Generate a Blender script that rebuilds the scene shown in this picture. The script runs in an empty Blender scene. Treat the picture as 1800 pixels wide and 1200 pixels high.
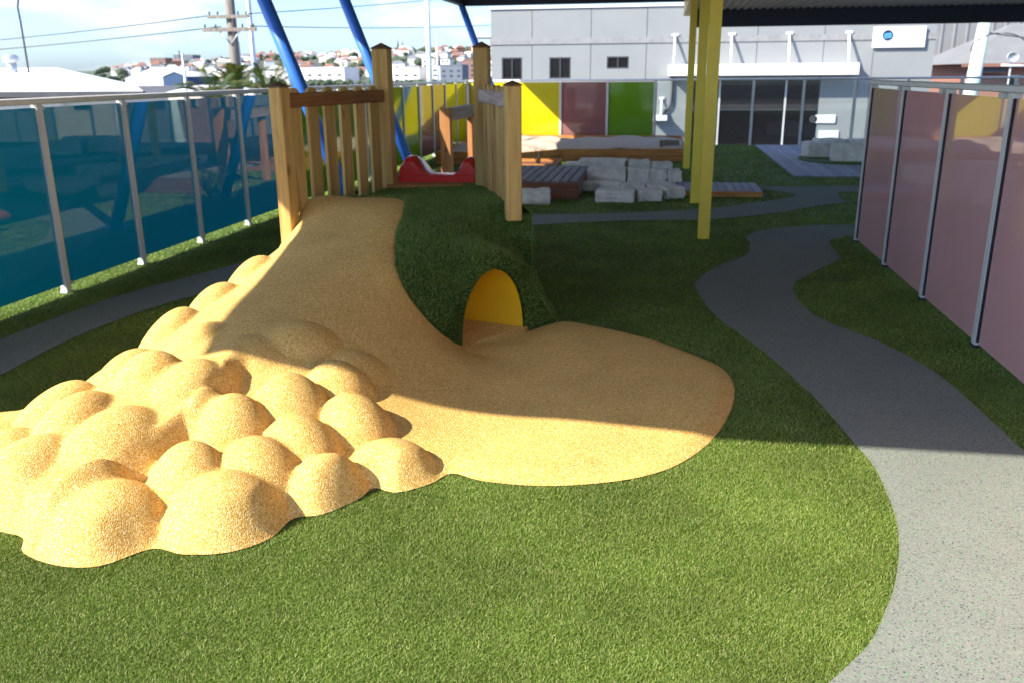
import bpy, bmesh, math, random
import numpy as np
from mathutils import Vector, Matrix
from math import radians, sin, cos, pi, atan2, sqrt

random.seed(7); RS = np.random.RandomState(11)
S = bpy.context.scene
COL = S.collection

# ------------------------------------------------------------------ camera
PITCH, YAW, ROLL = radians(17.126), radians(9.528), radians(0.479)
fw = Vector((-sin(YAW)*cos(PITCH), cos(YAW)*cos(PITCH), -sin(PITCH)))
rt0 = Vector((cos(YAW), sin(YAW), 0)); up0 = rt0.cross(fw)
rt = cos(ROLL)*rt0 - sin(ROLL)*up0; up = cos(ROLL)*up0 + sin(ROLL)*rt0
cam = bpy.data.cameras.new('camera'); camo = bpy.data.objects.new('camera', cam); COL.objects.link(camo)
M = Matrix((rt, up, -fw)).transposed().to_4x4(); M.translation = (0, 0, 1.7); camo.matrix_world = M
cam.sensor_width = 36; cam.lens = 36*1528/1800; cam.clip_start = .05; cam.clip_end = 6000
cam.dof.use_dof = True; cam.dof.focus_distance = 3.3; cam.dof.aperture_fstop = 4.0
S.camera = camo

# ------------------------------------------------------------------ light
SUN = Vector((1.06, .75, -1.0)).normalized()          # direction the light travels
ELEV = math.asin(-SUN.z)
AZ = atan2(-SUN.x, -SUN.y)                             # clockwise from +Y
W = bpy.data.worlds.new('World'); S.world = W; W.use_nodes = True
nt = W.node_tree; N = nt.nodes; L = nt.links
bg = N['Background']
sky = N.new('ShaderNodeTexSky'); sky.sky_type = 'NISHITA'; sky.sun_disc = False
sky.sun_elevation = ELEV; sky.sun_rotation = AZ; sky.air_density = 1.0; sky.dust_density = 1.15; sky.ozone_density = 3.0
tc = N.new('ShaderNodeTexCoord'); mp = N.new('ShaderNodeMapping'); mp.inputs['Scale'].default_value = (1, 1, 3.2)
mp.inputs['Location'].default_value = (0.35, 0.1, 0.0)
ns = N.new('ShaderNodeTexNoise'); ns.inputs['Scale'].default_value = 4.2; ns.inputs['Detail'].default_value = 7; ns.inputs['Roughness'].default_value = .55
rp = N.new('ShaderNodeValToRGB'); rp.color_ramp.elements[0].position = .50; rp.color_ramp.elements[1].position = .68
rp.color_ramp.elements[0].color = (0.03, .03, .03, 1); rp.color_ramp.elements[1].color = (.9, .9, .9, 1)
mx = N.new('ShaderNodeMix'); mx.data_type = 'RGBA'
mx.inputs[7].default_value = (3.9, 4.0, 4.15, 1)
L.new(tc.outputs['Generated'], mp.inputs[0]); L.new(mp.outputs[0], ns.inputs['Vector']); L.new(ns.outputs['Fac'], rp.inputs[0])
L.new(rp.outputs[0], mx.inputs[0]); tint = N.new('ShaderNodeMix'); tint.data_type = 'RGBA'; tint.blend_type = 'MULTIPLY'; tint.inputs[0].default_value = 1; tint.inputs[7].default_value = (.64, .80, 1.06, 1)
L.new(sky.outputs[0], tint.inputs[6]); L.new(tint.outputs[2], mx.inputs[6]); L.new(mx.outputs[2], bg.inputs[0])
bg.inputs[1].default_value = 0.077
sl = bpy.data.lights.new('sun', 'SUN'); sl.energy = 2.5; sl.angle = radians(.55); sl.color = (1, .93, .82)
so = bpy.data.objects.new('sun', sl); COL.objects.link(so); so.rotation_euler = SUN.to_track_quat('-Z', 'Y').to_euler()
so.location = (-8, -10, 9)
S.view_settings.view_transform = 'Standard'; S.view_settings.look = 'None'; S.view_settings.gamma = 1
S.view_settings.exposure = 2.2
try: S.view_settings.use_curve_mapping = False
except Exception: pass

# ------------------------------------------------------------------ helpers
def tag(o, label=None, cat=None, group=None, kind=None):
    if label: o['label'] = label
    if cat: o['category'] = cat
    if group: o['group'] = group
    if kind: o['kind'] = kind
    return o
def empty(name, loc=(0, 0, 0), rz=0):
    o = bpy.data.objects.new(name, None); COL.objects.link(o); o.location = loc; o.rotation_euler = (0, 0, rz); o.empty_display_size = .2
    return o
def link(name, me, parent=None, loc=None, rz=None):
    o = bpy.data.objects.new(name, me); COL.objects.link(o)
    if parent: o.parent = parent
    if loc is not None: o.location = loc
    if rz is not None: o.rotation_euler = (0, 0, rz)
    return o
class MB:
    def __init__(s): s.v = []; s.f = []; s.mi = []; s.sm = []
    def add(s, vs, fs, mi=0, smooth=False):
        n = len(s.v); s.v += [tuple(v) for v in vs]
        for f in fs: s.f.append([i+n for i in f]); s.mi.append(mi); s.sm.append(smooth)
        return s
    def box(s, c, d, rz=0, mi=0, mat=None, bev=0.0):
        bm = bmesh.new(); bmesh.ops.create_cube(bm, size=1)
        for v in bm.verts: v.co = Vector((v.co.x*d[0], v.co.y*d[1], v.co.z*d[2]))
        if bev: bmesh.ops.bevel(bm, geom=list(bm.edges), offset=bev, segments=1, affect='EDGES')
        R = Matrix.Translation(c) @ (mat if mat is not None else Matrix.Rotation(rz, 4, 'Z'))
        vs = [R @ v.co for v in bm.verts]; bm.verts.index_update()
        s.add(vs, [[v.index for v in f.verts] for f in bm.faces], mi); bm.free(); return s
    def span(s, a, b, mi=0, bev=0):
        a = Vector(a); b = Vector(b); return s.box((a+b)/2, [abs(x) for x in (b-a)], mi=mi, bev=bev)
    def prism(s, poly, z0, z1, mi=0):
        n = len(poly); vs = [(x, y, z0) for x, y in poly]+[(x, y, z1) for x, y in poly]
        fs = [list(range(n, 2*n)), list(range(n-1, -1, -1))]+[[i, (i+1) % n, n+(i+1) % n, n+i] for i in range(n)]
        return s.add(vs, fs, mi)
    def tube(s, pts, r, n=10, mi=0, cap=True, smooth=True):
        pts = [Vector(p) for p in pts]; rs = r if isinstance(r, (list, tuple)) else [r]*len(pts); vs = []
        ref = None
        for i, p in enumerate(pts):
            d = (pts[min(i+1, len(pts)-1)]-pts[max(i-1, 0)]).normalized()
            if ref is None: ref = Vector((0, 0, 1)) if abs(d.z) < .9 else Vector((1, 0, 0))
            u = d.cross(ref).normalized(); w = d.cross(u)
            vs += [p+rs[i]*(cos(2*pi*k/n)*u+sin(2*pi*k/n)*w) for k in range(n)]
        fs = [[i*n+k, i*n+(k+1) % n, (i+1)*n+(k+1) % n, (i+1)*n+k] for i in range(len(pts)-1) for k in range(n)]
        s.add(vs, fs, mi, smooth)
        if cap: s.f += [[len(s.v)-len(vs)+k for k in range(n)], [len(s.v)-n+k for k in range(n-1, -1, -1)]]; s.mi += [mi]*2; s.sm += [False]*2
        return s
    def mesh(s, name, mats):
        me = bpy.data.meshes.new(name); me.from_pydata(s.v, [], s.f)
        for m in (mats if isinstance(mats, (list, tuple)) else [mats]): me.materials.append(m)
        me.polygons.foreach_set('material_index', s.mi); me.polygons.foreach_set('use_smooth', s.sm)
        bm = bmesh.new(); bm.from_mesh(me); bmesh.ops.recalc_face_normals(bm, faces=bm.faces); bm.to_mesh(me); bm.free(); me.update(); return me
    def obj(s, name, mats, parent=None, loc=None, rz=None): return link(name, s.mesh(name, mats), parent, loc, rz)
def box_obj(name, a, b, m, parent=None, bev=0): return MB().span(a, b, bev=bev).obj(name, m, parent)

def smooth_poly(pts, closed=True, sub=5):
    P = np.array(pts, float); n = len(P); out = []
    rng = range(n) if closed else range(n-1)
    for i in rng:
        if closed: p0, p1, p2, p3 = P[i-1], P[i], P[(i+1) % n], P[(i+2) % n]
        else: p0, p1, p2, p3 = P[max(i-1, 0)], P[i], P[i+1], P[min(i+2, n-1)]
        for k in range(sub):
            t = k/sub
            out.append(.5*((2*p1)+(-p0+p2)*t+(2*p0-5*p1+4*p2-p3)*t*t+(-p0+3*p1-3*p2+p3)*t**3))
    if not closed: out.append(P[-1])
    return np.array(out)
def inside(P, poly):
    x, y = P[:, 0], P[:, 1]; r = np.zeros(len(P), bool); n = len(poly); j = n-1
    for i in range(n):
        xi, yi = poly[i]; xj, yj = poly[j]
        c = ((yi > y) != (yj > y)); 
        with np.errstate(divide='ignore', invalid='ignore'): r ^= c & (x < (xj-xi)*(y-yi)/(yj-yi+1e-12)+xi)
        j = i
    return r
def near_poly(P, poly):
    """nearest point on the polygon outline and its distance"""
    best = np.full(len(P), 1e9); q = P.copy()
    for i in range(len(poly)):
        a = poly[i]; b = poly[(i+1) % len(poly)]; d = b-a; l = (d@d)+1e-12
        t = np.clip(((P-a)@d)/l, 0, 1); c = a+t[:, None]*d; e = np.hypot(*(P-c).T)
        m = e < best; best[m] = e[m]; q[m] = c[m]
    return q, best
class TPS:
    def __init__(s, pts, lam=1e-4):
        p = np.array(pts, float); s.c = p[:, :2]; n = len(p)
        K = s.k(s.c)+lam*np.eye(n); Q = np.c_[np.ones(n), s.c]
        A = np.r_[np.c_[K, Q], np.c_[Q.T, np.zeros((3, 3))]]; s.w = np.linalg.solve(A, np.r_[p[:, 2], 0, 0, 0])
    def k(s, P):
        r2 = ((P[:, None]-s.c[None])**2).sum(-1); return .5*r2*np.log(r2+1e-9)
    def __call__(s, P): return s.k(P)@s.w[:-3]+np.c_[np.ones(len(P)), P]@s.w[-3:]
def field_mesh(name, poly, zf, step, mats, smooth=True):
    lo = poly.min(0)-step*2; hi = poly.max(0)+step*2
    xs = np.arange(lo[0], hi[0], step); ys = np.arange(lo[1], hi[1], step)
    X, Y = np.meshgrid(xs, ys); P = np.c_[X.ravel(), Y.ravel()]; ins = inside(P, poly); nx = len(xs)
    I = np.arange(len(P)).reshape(X.shape)
    q = np.stack([I[:-1, :-1], I[:-1, 1:], I[1:, 1:], I[1:, :-1]], -1).reshape(-1, 4)
    q = q[ins[q].sum(1) >= 1]
    used = np.unique(q); out = used[~ins[used]]
    c, d = near_poly(P[out], poly); P[out] = c
    mp_ = np.full(len(P), -1); mp_[used] = np.arange(len(used)); Pu = P[used]; z = zf(Pu)
    me = bpy.data.meshes.new(name); me.from_pydata(np.c_[Pu, z].tolist(), [], mp_[q].tolist())
    for m in (mats if isinstance(mats, (list, tuple)) else [mats]): me.materials.append(m)
    me.polygons.foreach_set('use_smooth', [smooth]*len(me.polygons)); me.update(); return me
def sample(me, dens, rs=RS):
    me.calc_loop_triangles(); n = len(me.loop_triangles); t = np.zeros(n*3, int); me.loop_triangles.foreach_get('vertices', t); t = t.reshape(-1, 3)
    v = np.zeros(len(me.vertices)*3); me.vertices.foreach_get('co', v); v = v.reshape(-1, 3)
    A, B, C = v[t[:, 0]], v[t[:, 1]], v[t[:, 2]]; cr = np.cross(B-A, C-A); ar = np.linalg.norm(cr, axis=1)/2
    k = int(ar.sum()*dens); i = rs.choice(n, k, p=ar/ar.sum()); a, b = rs.rand(2, k); m = a+b > 1; a[m] = 1-a[m]; b[m] = 1-b[m]
    nn = cr[i]/(np.linalg.norm(cr[i], axis=1)[:, None]+1e-12); nn *= np.where(nn[:, 2:] < -.01, -1, 1)
    return A[i]+a[:, None]*(B-A)[i]+b[:, None]*(C-A)[i], nn
def blades(name, P, Nn, h, w, m, parent=None, lean=.75):
    n = len(P); h = np.broadcast_to(h, (n,))*(.6+.7*RS.rand(n)); w = np.broadcast_to(w, (n,))*(.7+.6*RS.rand(n))
    r = RS.randn(n, 3); r -= (r*Nn).sum(1)[:, None]*Nn; r /= np.linalg.norm(r, axis=1)[:, None]+1e-9
    s = np.cross(Nn, r)
    d = Nn+r*(lean*RS.rand(n)**.7)[:, None]; d /= np.linalg.norm(d, axis=1)[:, None]
    a = RS.rand(n)*2*pi; tv = np.cos(a)[:, None]*s+np.sin(a)[:, None]*r
    v = np.empty((n, 3, 3)); v[:, 0] = P-tv*(w/2)[:, None]; v[:, 1] = P+tv*(w/2)[:, None]; v[:, 2] = P+d*h[:, None]
    me = bpy.data.meshes.new(name); me.vertices.add(3*n); me.vertices.foreach_set('co', v.ravel().astype(np.float32))
    me.loops.add(3*n); me.loops.foreach_set('vertex_index', np.arange(3*n)); me.polygons.add(n); me.polygons.foreach_set('loop_start', np.arange(0, 3*n, 3))
    at = me.attributes.new('tone', 'FLOAT', 'POINT'); at.data.foreach_set('value', np.repeat(RS.rand(n), 3).astype(np.float32))
    me.materials.append(m); me.update(calc_edges=True); me.validate(); return link(name, me, parent)

# ------------------------------------------------------------------ materials
def principled(name, col=(.5, .5, .5), rough=.6, metal=0, spec=.5, **kw):
    m = bpy.data.materials.new(name); m.use_nodes = True; b = m.node_tree.nodes['Principled BSDF']
    b.inputs['Base Color'].default_value = (*col, 1); b.inputs['Roughness'].default_value = rough; b.inputs['Metallic'].default_value = metal
    b.inputs['Specular IOR Level'].default_value = spec
    for k, v in kw.items(): b.inputs[k].default_value = v
    return m
def nd(m, t, **kw):
    n = m.node_tree.nodes.new(t)
    for k, v in kw.items():
        if k in n.inputs: n.inputs[k].default_value = v
        else: setattr(n, k, v)
    return n
def ramp(m, stops):
    r = m.node_tree.nodes.new('ShaderNodeValToRGB'); e = r.color_ramp.elements
    while len(e) < len(stops): e.new(.5)
    for i, (p, c) in enumerate(stops): e[i].position = p; e[i].color = (*c, 1)
    return r
def lk(m, a, b): m.node_tree.links.new(a, b)
def B(m): return m.node_tree.nodes['Principled BSDF']
def weathered(name, col, rough=.6, scale=3., amt=.18, metal=0, bump=.0, spec=.5, fine=60.):
    """paint / metal / render with soft mottling"""
    m = principled(name, col, rough, metal, spec); t = nd(m, 'ShaderNodeTexCoord')
    n = nd(m, 'ShaderNodeTexNoise', Scale=scale, Detail=6.0, Roughness=.6); lk(m, t.outputs['Object'], n.inputs['Vector'])
    r = ramp(m, [(.3, [c*(1-amt) for c in col]), (.7, [min(1, c*(1+amt)) for c in col])]); lk(m, n.outputs['Fac'], r.inputs[0]); lk(m, r.outputs[0], B(m).inputs['Base Color'])
    r2 = nd(m, 'ShaderNodeMapRange'); r2.inputs['To Min'].default_value = rough*.8; r2.inputs['To Max'].default_value = min(1, rough*1.25); lk(m, n.outputs['Fac'], r2.inputs['Value']); lk(m, r2.outputs[0], B(m).inputs['Roughness'])
    if bump:
        n2 = nd(m, 'ShaderNodeTexNoise', Scale=fine, Detail=4.0); lk(m, t.outputs['Object'], n2.inputs['Vector'])
        bp = nd(m, 'ShaderNodeBump', Strength=bump, Distance=.01); lk(m, n2.outputs['Fac'], bp.inputs['Height']); lk(m, bp.outputs[0], B(m).inputs['Normal'])
    return m
def wood(name, c1, c2, c3, axis='Z', scale=1.0, rough=.65):
    m = principled(name, c1, rough, 0, .35); t = nd(m, 'ShaderNodeTexCoord'); oi = nd(m, 'ShaderNodeObjectInfo')
    ad = nd(m, 'ShaderNodeVectorMath', operation='ADD'); mu = nd(m, 'ShaderNodeVectorMath', operation='SCALE'); mu.inputs[0].default_value = (17, 9, 23)
    lk(m, oi.outputs['Random'], mu.inputs['Scale']); lk(m, t.outputs['Object'], ad.inputs[0]); lk(m, mu.outputs[0], ad.inputs[1])
    mpn = nd(m, 'ShaderNodeMapping'); s = [14*scale]*3; s['XYZ'.index(axis)] = .9*scale; mpn.inputs['Scale'].default_value = s; lk(m, ad.outputs[0], mpn.inputs[0])
    n = nd(m, 'ShaderNodeTexNoise', Scale=1.6, Detail=5.0, Distortion=1.2); lk(m, mpn.outputs[0], n.inputs['Vector'])
    r = ramp(m, [(.28, c3), (.45, c1), (.7, c2)]); lk(m, n.outputs['Fac'], r.inputs[0])
    kv = nd(m, 'ShaderNodeTexVoronoi', Scale=2.6); mk = nd(m, 'ShaderNodeMapping'); ks = [1.6]*3; ks['XYZ'.index(axis)] = .8; mk.inputs['Scale'].default_value = ks
    lk(m, ad.outputs[0], mk.inputs[0]); lk(m, mk.outputs[0], kv.inputs['Vector'])
    kr = ramp(m, [(.05, (.35, .25, .2)), (.13, (1, 1, 1))]); lk(m, kv.outputs['Distance'], kr.inputs[0])
    mm = nd(m, 'ShaderNodeMix', data_type='RGBA', blend_type='MULTIPLY'); mm.inputs[0].default_value = .8; lk(m, r.outputs[0], mm.inputs[6]); lk(m, kr.outputs[0], mm.inputs[7]); 
    hv = nd(m, 'ShaderNodeHueSaturation'); mr = nd(m, 'ShaderNodeMapRange'); mr.inputs['To Min'].default_value = .8; mr.inputs['To Max'].default_value = 1.15
    lk(m, oi.outputs['Random'], mr.inputs['Value']); lk(m, mr.outputs[0], hv.inputs['Value']); lk(m, mm.outputs[2], hv.inputs['Color'])
    lk(m, hv.outputs[0], B(m).inputs['Base Color'])
    bp = nd(m, 'ShaderNodeBump', Strength=.25, Distance=.004); lk(m, n.outputs['Fac'], bp.inputs['Height']); lk(m, bp.outputs[0], B(m).inputs['Normal'])
    return m
def granules(name, stops, scale, bump=.5, rough=.75, dist=.004, big=.12):
    m = principled(name, stops[0][1], rough, 0, .25); t = nd(m, 'ShaderNodeTexCoord')
    v = nd(m, 'ShaderNodeTexVoronoi', Scale=scale); lk(m, t.outputs['Object'], v.inputs['Vector'])
    sp = nd(m, 'ShaderNodeSeparateColor'); lk(m, v.outputs['Color'], sp.inputs[0]); r = ramp(m, stops); r.color_ramp.interpolation = 'CONSTANT'; lk(m, sp.outputs[0], r.inputs[0])
    n = nd(m, 'ShaderNodeTexNoise', Scale=2.2, Detail=5.0); lk(m, t.outputs['Object'], n.inputs['Vector'])
    mr = nd(m, 'ShaderNodeMapRange'); mr.inputs['From Min'].default_value = .3; mr.inputs['From Max'].default_value = .7; mr.inputs['To Min'].default_value = 1-big; mr.inputs['To Max'].default_value = 1+big
    lk(m, n.outputs['Fac'], mr.inputs['Value']); hv = nd(m, 'ShaderNodeHueSaturation'); lk(m, mr.outputs[0], hv.inputs['Value']); lk(m, r.outputs[0], hv.inputs['Color']); lk(m, hv.outputs[0], B(m).inputs['Base Color'])
    bp = nd(m, 'ShaderNodeBump', Strength=bump, Distance=dist); bp.invert = True; lk(m, v.outputs['Distance'], bp.inputs['Height']); lk(m, bp.outputs[0], B(m).inputs['Normal'])
    return m
def grass_mat(name, stops, soil=False):
    m = principled(name, stops[0][1], .5, 0, .28)
    if soil:
        t = nd(m, 'ShaderNodeTexCoord'); n = nd(m, 'ShaderNodeTexNoise', Scale=90.0, Detail=6.0); lk(m, t.outputs['Object'], n.inputs['Vector']); f = n.outputs['Fac']
        bp = nd(m, 'ShaderNodeBump', Strength=1.0, Distance=.02); lk(m, f, bp.inputs['Height']); lk(m, bp.outputs[0], B(m).inputs['Normal'])
        B(m).inputs['Specular IOR Level'].default_value = .1
    else:
        a = nd(m, 'ShaderNodeAttribute'); a.attribute_name = 'tone'; f = a.outputs['Fac']
    r = ramp(m, stops); lk(m, f, r.inputs[0])
    t2 = nd(m, 'ShaderNodeTexCoord'); n2 = nd(m, 'ShaderNodeTexNoise', Scale=1.7, Detail=4.0); lk(m, t2.outputs['Object'], n2.inputs['Vector'])
    mr = nd(m, 'ShaderNodeMapRange'); mr.inputs['From Min'].default_value = .3; mr.inputs['From Max'].default_value = .7; mr.inputs['To Min'].default_value = .78; mr.inputs['To Max'].default_value = 1.2
    lk(m, n2.outputs['Fac'], mr.inputs['Value']); hv = nd(m, 'ShaderNodeHueSaturation'); lk(m, mr.outputs[0], hv.inputs['Value']); lk(m, r.outputs[0], hv.inputs['Color'])
    lk(m, hv.outputs[0], B(m).inputs['Base Color'])
    if not soil:
        tr = nd(m, 'ShaderNodeBsdfTranslucent'); lk(m, hv.outputs[0], tr.inputs[0]); ms = nd(m, 'ShaderNodeMixShader'); ms.inputs[0].default_value = .3
        lk(m, B(m).outputs[0], ms.inputs[1]); lk(m, tr.outputs[0], ms.inputs[2]); lk(m, ms.outputs[0], m.node_tree.nodes['Material Output'].inputs[0])
    return m
def glass_panel(name, col, rough=.02, ior=1.6):
    m = weathered(name, col, rough, 1.2, .06); B(m).inputs['IOR'].default_value = ior
    return m

GR = [(0, (.105, .175, .024)), (.35, (.165, .25, .038)), (.7, (.225, .305, .055)), (.88, (.30, .345, .095)), (1, (.40, .39, .17))]
M_blade = grass_mat('turf_blades', GR)
M_soil = grass_mat('turf_backing', [(.3, (.05, .09, .012)), (.55, (.095, .155, .022)), (.75, (.15, .19, .035))], True)
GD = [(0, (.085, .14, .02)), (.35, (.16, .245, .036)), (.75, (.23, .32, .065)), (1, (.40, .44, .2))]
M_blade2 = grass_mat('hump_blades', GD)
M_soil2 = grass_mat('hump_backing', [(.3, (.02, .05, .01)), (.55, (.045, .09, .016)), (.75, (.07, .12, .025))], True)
M_rub = granules('sand_rubber', [(0, (.66, .395, .10)), (.3, (.73, .465, .14)), (.55, (.60, .34, .075)), (.72, (.78, .55, .20)), (.86, (.47, .25, .055)), (.95, (.82, .65, .31))], 190, .6, .8, .004, .10)
M_path = granules('grey_rubber', [(0, (.185, .20, .168)), (.4, (.21, .222, .188)), (.70, (.155, .17, .145)), (.88, (.24, .25, .215)), (.93, (.06, .075, .075)), (.98, (.12, .30, .14))], 205, .35, .85, .003, .06)
M_pine = wood('pine_timber', (.50, .31, .09), (.60, .40, .13), (.36, .20, .05))
M_pineY = wood('pine_timber_rail', (.28, .115, .03), (.36, .16, .045), (.18, .07, .02), 'Y')
M_pineG = wood('greyed_rail', (.34, .25, .2), (.42, .33, .28), (.25, .16, .11), 'Y')
M_cap = wood('post_cap', (.12, .07, .03), (.18, .1, .045), (.06, .035, .015))
M_orange = wood('orange_timber', (.46, .19, .05), (.56, .26, .075), (.33, .12, .03), 'X')
M_orangeZ = wood('orange_timber_upright', (.46, .19, .06), (.56, .26, .09), (.33, .12, .04), 'Z')
M_red = weathered('red_plastic', (.62, .026, .022), .22, 8, .08)
M_deck = wood('grey_deck_board', (.19, .155, .15), (.26, .22, .21), (.12, .09, .085), 'Y')
M_deck2 = wood('pale_deck_board', (.30, .29, .34), (.36, .35, .4), (.22, .2, .24), 'Y')
M_deckside = wood('red_deck_side', (.20, .07, .035), (.26, .1, .05), (.13, .045, .02), 'X')
M_stone = weathered('sandstone', (.74, .68, .59), .9, 5, .22, 0, .6, .2, 40)
M_sand = weathered('play_sand', (.50, .42, .33), .95, 6, .12, 0, .6, .1, 160)
M_alu = weathered('aluminium', (.66, .645, .62), .42, 5, .06, .08)
M_gask = principled('black_rubber_gasket', (.012, .012, .02), .5)
def lit_glass(m, tcol, f):
    tr = nd(m, 'ShaderNodeBsdfTranslucent'); tr.inputs[0].default_value = (*tcol, 1); ms = nd(m, 'ShaderNodeAddShader'); 
    lk(m, B(m).outputs[0], ms.inputs[0]); lk(m, tr.outputs[0], ms.inputs[1]); lk(m, ms.outputs[0], m.node_tree.nodes['Material Output'].inputs[0]); return m
M_blueg = lit_glass(glass_panel('blue_glass', (.0, .15, .20), .018, 1.7), (.0, .085, .125), 0)
M_pinkg = glass_panel('dusty_pink_glass', (.66, .355, .335), .02, 1.5)
M_pinkb = glass_panel('rose_panel', (.29, .125, .12), .05)
M_greeng = glass_panel('green_panel', (.15, .33, .015), .06)
M_yellg = glass_panel('yellow_panel', (.62, .53, .01), .06)
M_clear = bpy.data.materials.new('clear_glass'); M_clear.use_nodes = True
_m = M_clear; _t = nd(_m, 'ShaderNodeBsdfTransparent'); _t.inputs[0].default_value = (.86, .9, .9, 1); _g = nd(_m, 'ShaderNodeBsdfGlossy', Roughness=.02); _f = nd(_m, 'ShaderNodeFresnel', IOR=1.45); _x = nd(_m, 'ShaderNodeMixShader')
lk(_m, _f.outputs[0], _x.inputs[0]); lk(_m, _t.outputs[0], _x.inputs[1]); lk(_m, _g.outputs[0], _x.inputs[2]); lk(_m, _x.outputs[0], _m.node_tree.nodes['Material Output'].inputs[0])
M_bluest = weathered('blue_steel_paint', (.035, .16, .60), .35, 6, .08)
M_navy = weathered('navy_steel_paint', (.012, .018, .05), .4, 4, .15)
M_yellow = weathered('yellow_steel_paint', (.92, .70, .06), .38, 4, .07, 0, .08)
M_ceil = weathered('metal_decking', (.50, .48, .44), .5, 3, .1)
M_tunnel = weathered('yellow_plastic', (.80, .45, .01), .4, 5, .06)
M_gwall = weathered('grey_wall_panel', (.245, .255, .252), .7, .7, .05, 0, .1)
M_gwall2 = weathered('pale_metal_cladding', (.21, .21, .21), .55, .6, .06, .1)
M_white = weathered('white_paint', (.80, .79, .76), .5, 2, .04)
M_wroof = weathered('white_roof_sheet', (.82, .80, .75), .45, 1, .05)
M_dark = principled('dark_glass', (.012, .011, .012), .1, 0, .18)
M_frame = weathered('dark_window_frame', (.05, .05, .055), .5)
M_brick = principled('brickwork', (.40, .15, .09), .85)
_b = nd(M_brick, 'ShaderNodeTexBrick', Scale=4.0); _b.inputs['Color1'].default_value = (.42, .15, .09, 1); _b.inputs['Color2'].default_value = (.34, .12, .075, 1); _b.inputs['Mortar'].default_value = (.4, .33, .28, 1)
_t = nd(M_brick, 'ShaderNodeTexCoord'); _mp = nd(M_brick, 'ShaderNodeMapping'); _mp.inputs['Rotation'].default_value = (pi/2, 0, 0); lk(M_brick, _t.outputs['Object'], _mp.inputs[0]); lk(M_brick, _mp.outputs[0], _b.inputs['Vector']); lk(M_brick, _b.outputs['Color'], B(M_brick).inputs['Base Color'])
M_fibro = weathered('pale_grey_roof', (.175, .175, .17), .7, 1, .1)
M_louv = weathered('brown_louvre', (.28, .10, .055), .5)
M_cream = weathered('cream_render', (.62, .55, .40), .7)
M_oldwood = wood('weathered_pole_timber', (.17, .14, .11), (.24, .2, .165), (.1, .08, .06), 'Z', .4)
M_poleG = weathered('pale_green_pole', (.55, .64, .56), .5, 3, .06)
M_galv = weathered('galvanised_steel', (.52, .54, .54), .4, 4, .1, .5)
M_wire = principled('cable_black', (.03, .03, .035), .6)
M_palm = grass_mat('palm_leaf', [(0, (.03, .06, .012)), (.5, (.07, .11, .02)), (1, (.17, .17, .04))])
M_trunk = weathered('palm_trunk', (.16, .11, .07), .9, 8, .3, 0, .6)
M_asph = weathered('street_asphalt', (.07, .07, .07), .9, .2, .25)
M_hill = weathered('hill_ground', (.08, .09, .05), .95, .03, .35)
M_leaf = weathered('far_foliage', (.045, .065, .03), .9, .15, .4)
M_pine_far = weathered('pine_foliage', (.03, .045, .03), .9, .3, .3)
FAR = dict(white=(.74, .72, .68), cream=(.60, .52, .40), pink=(.25, .145, .12), brick=(.18, .085, .065), grey=(.15, .17, .20), slate=(.08, .10, .14), tile=(.24, .12, .085), roofgrey=(.19, .19, .19), blue=(.035, .075, .15), yell=(.40, .31, .12))
MF = {k: weathered('far_'+k, v, .8, .1, .08) for k, v in FAR.items()}
M_farwin = principled('far_window', (.05, .06, .08), .2)
M_logo = principled('logo_navy', (.01, .03, .09), .4); M_logo2 = principled('logo_light_blue', (.08, .32, .62), .4)
M_plant = grass_mat('strappy_leaf', [(0, (.08, .12, .02)), (.5, (.16, .2, .05)), (1, (.32, .33, .13))])
M_plantd = grass_mat('dark_strappy_leaf', [(0, (.06, .04, .03)), (1, (.12, .09, .05))])

# ------------------------------------------------------------------ plan outlines (metres)
RUBBER = smooth_poly([(-2.48, 2.66), (-2.36, 2.63), (-2.28, 2.53), (-2.1, 2.47), (-1.94, 2.49), (-1.82, 2.63), (-1.68, 2.61), (-1.52, 2.65), (-1.41, 2.77), (-1.385, 2.93), (-1.28, 2.98), (-1.18, 3.13), (-1.15, 3.235), (-1.04, 3.21), (-.92, 3.31), (-.85, 3.425), (-.7, 3.37), (-.45, 3.36), (-.21, 3.42), (-.01, 3.52), (.16, 3.69), (.32, 4.0), (.43, 4.4), (.47, 4.75), (.43, 5.04), (.3, 5.25), (.02, 5.57), (-.33, 5.81), (-.63, 5.89), (-.885, 5.59), (-1.2, 5.2), (-1.29, 5.02), (-1.44, 5.01), (-1.6, 5.19), (-1.71, 5.55), (-1.775, 6.0), (-1.90, 6.31), (-2.3, 6.38), (-2.58, 6.2), (-2.72, 6.0), (-2.98, 5.7), (-3.1, 5.0), (-3.2, 4.2), (-3.22, 3.5), (-3.14, 3.0), (-2.9, 2.76), (-2.66, 2.72)], True, 4)
HUMP = smooth_poly([(-2.66, 6.09), (-2.60, 6.14), (-2.53, 6.22), (-2.3, 6.375), (-1.90, 6.31), (-1.775, 6.0), (-1.71, 5.55), (-1.6, 5.19), (-1.44, 5.01), (-1.29, 5.02)], False, 5)
HUMPL = HUMP.copy()
HUMP = np.r_[HUMP[:-1], [(-1.29, 5.02), (-1.24, 5.10), (-1.2, 5.2), (-1.12, 5.30), (-.96, 5.50), (-.80, 5.69), (-.66, 5.87), (-.70, 5.96), (-.86, 5.97), (-.90, 6.2), (-1.34, 7.46), (-2.42, 7.46)]]
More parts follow.
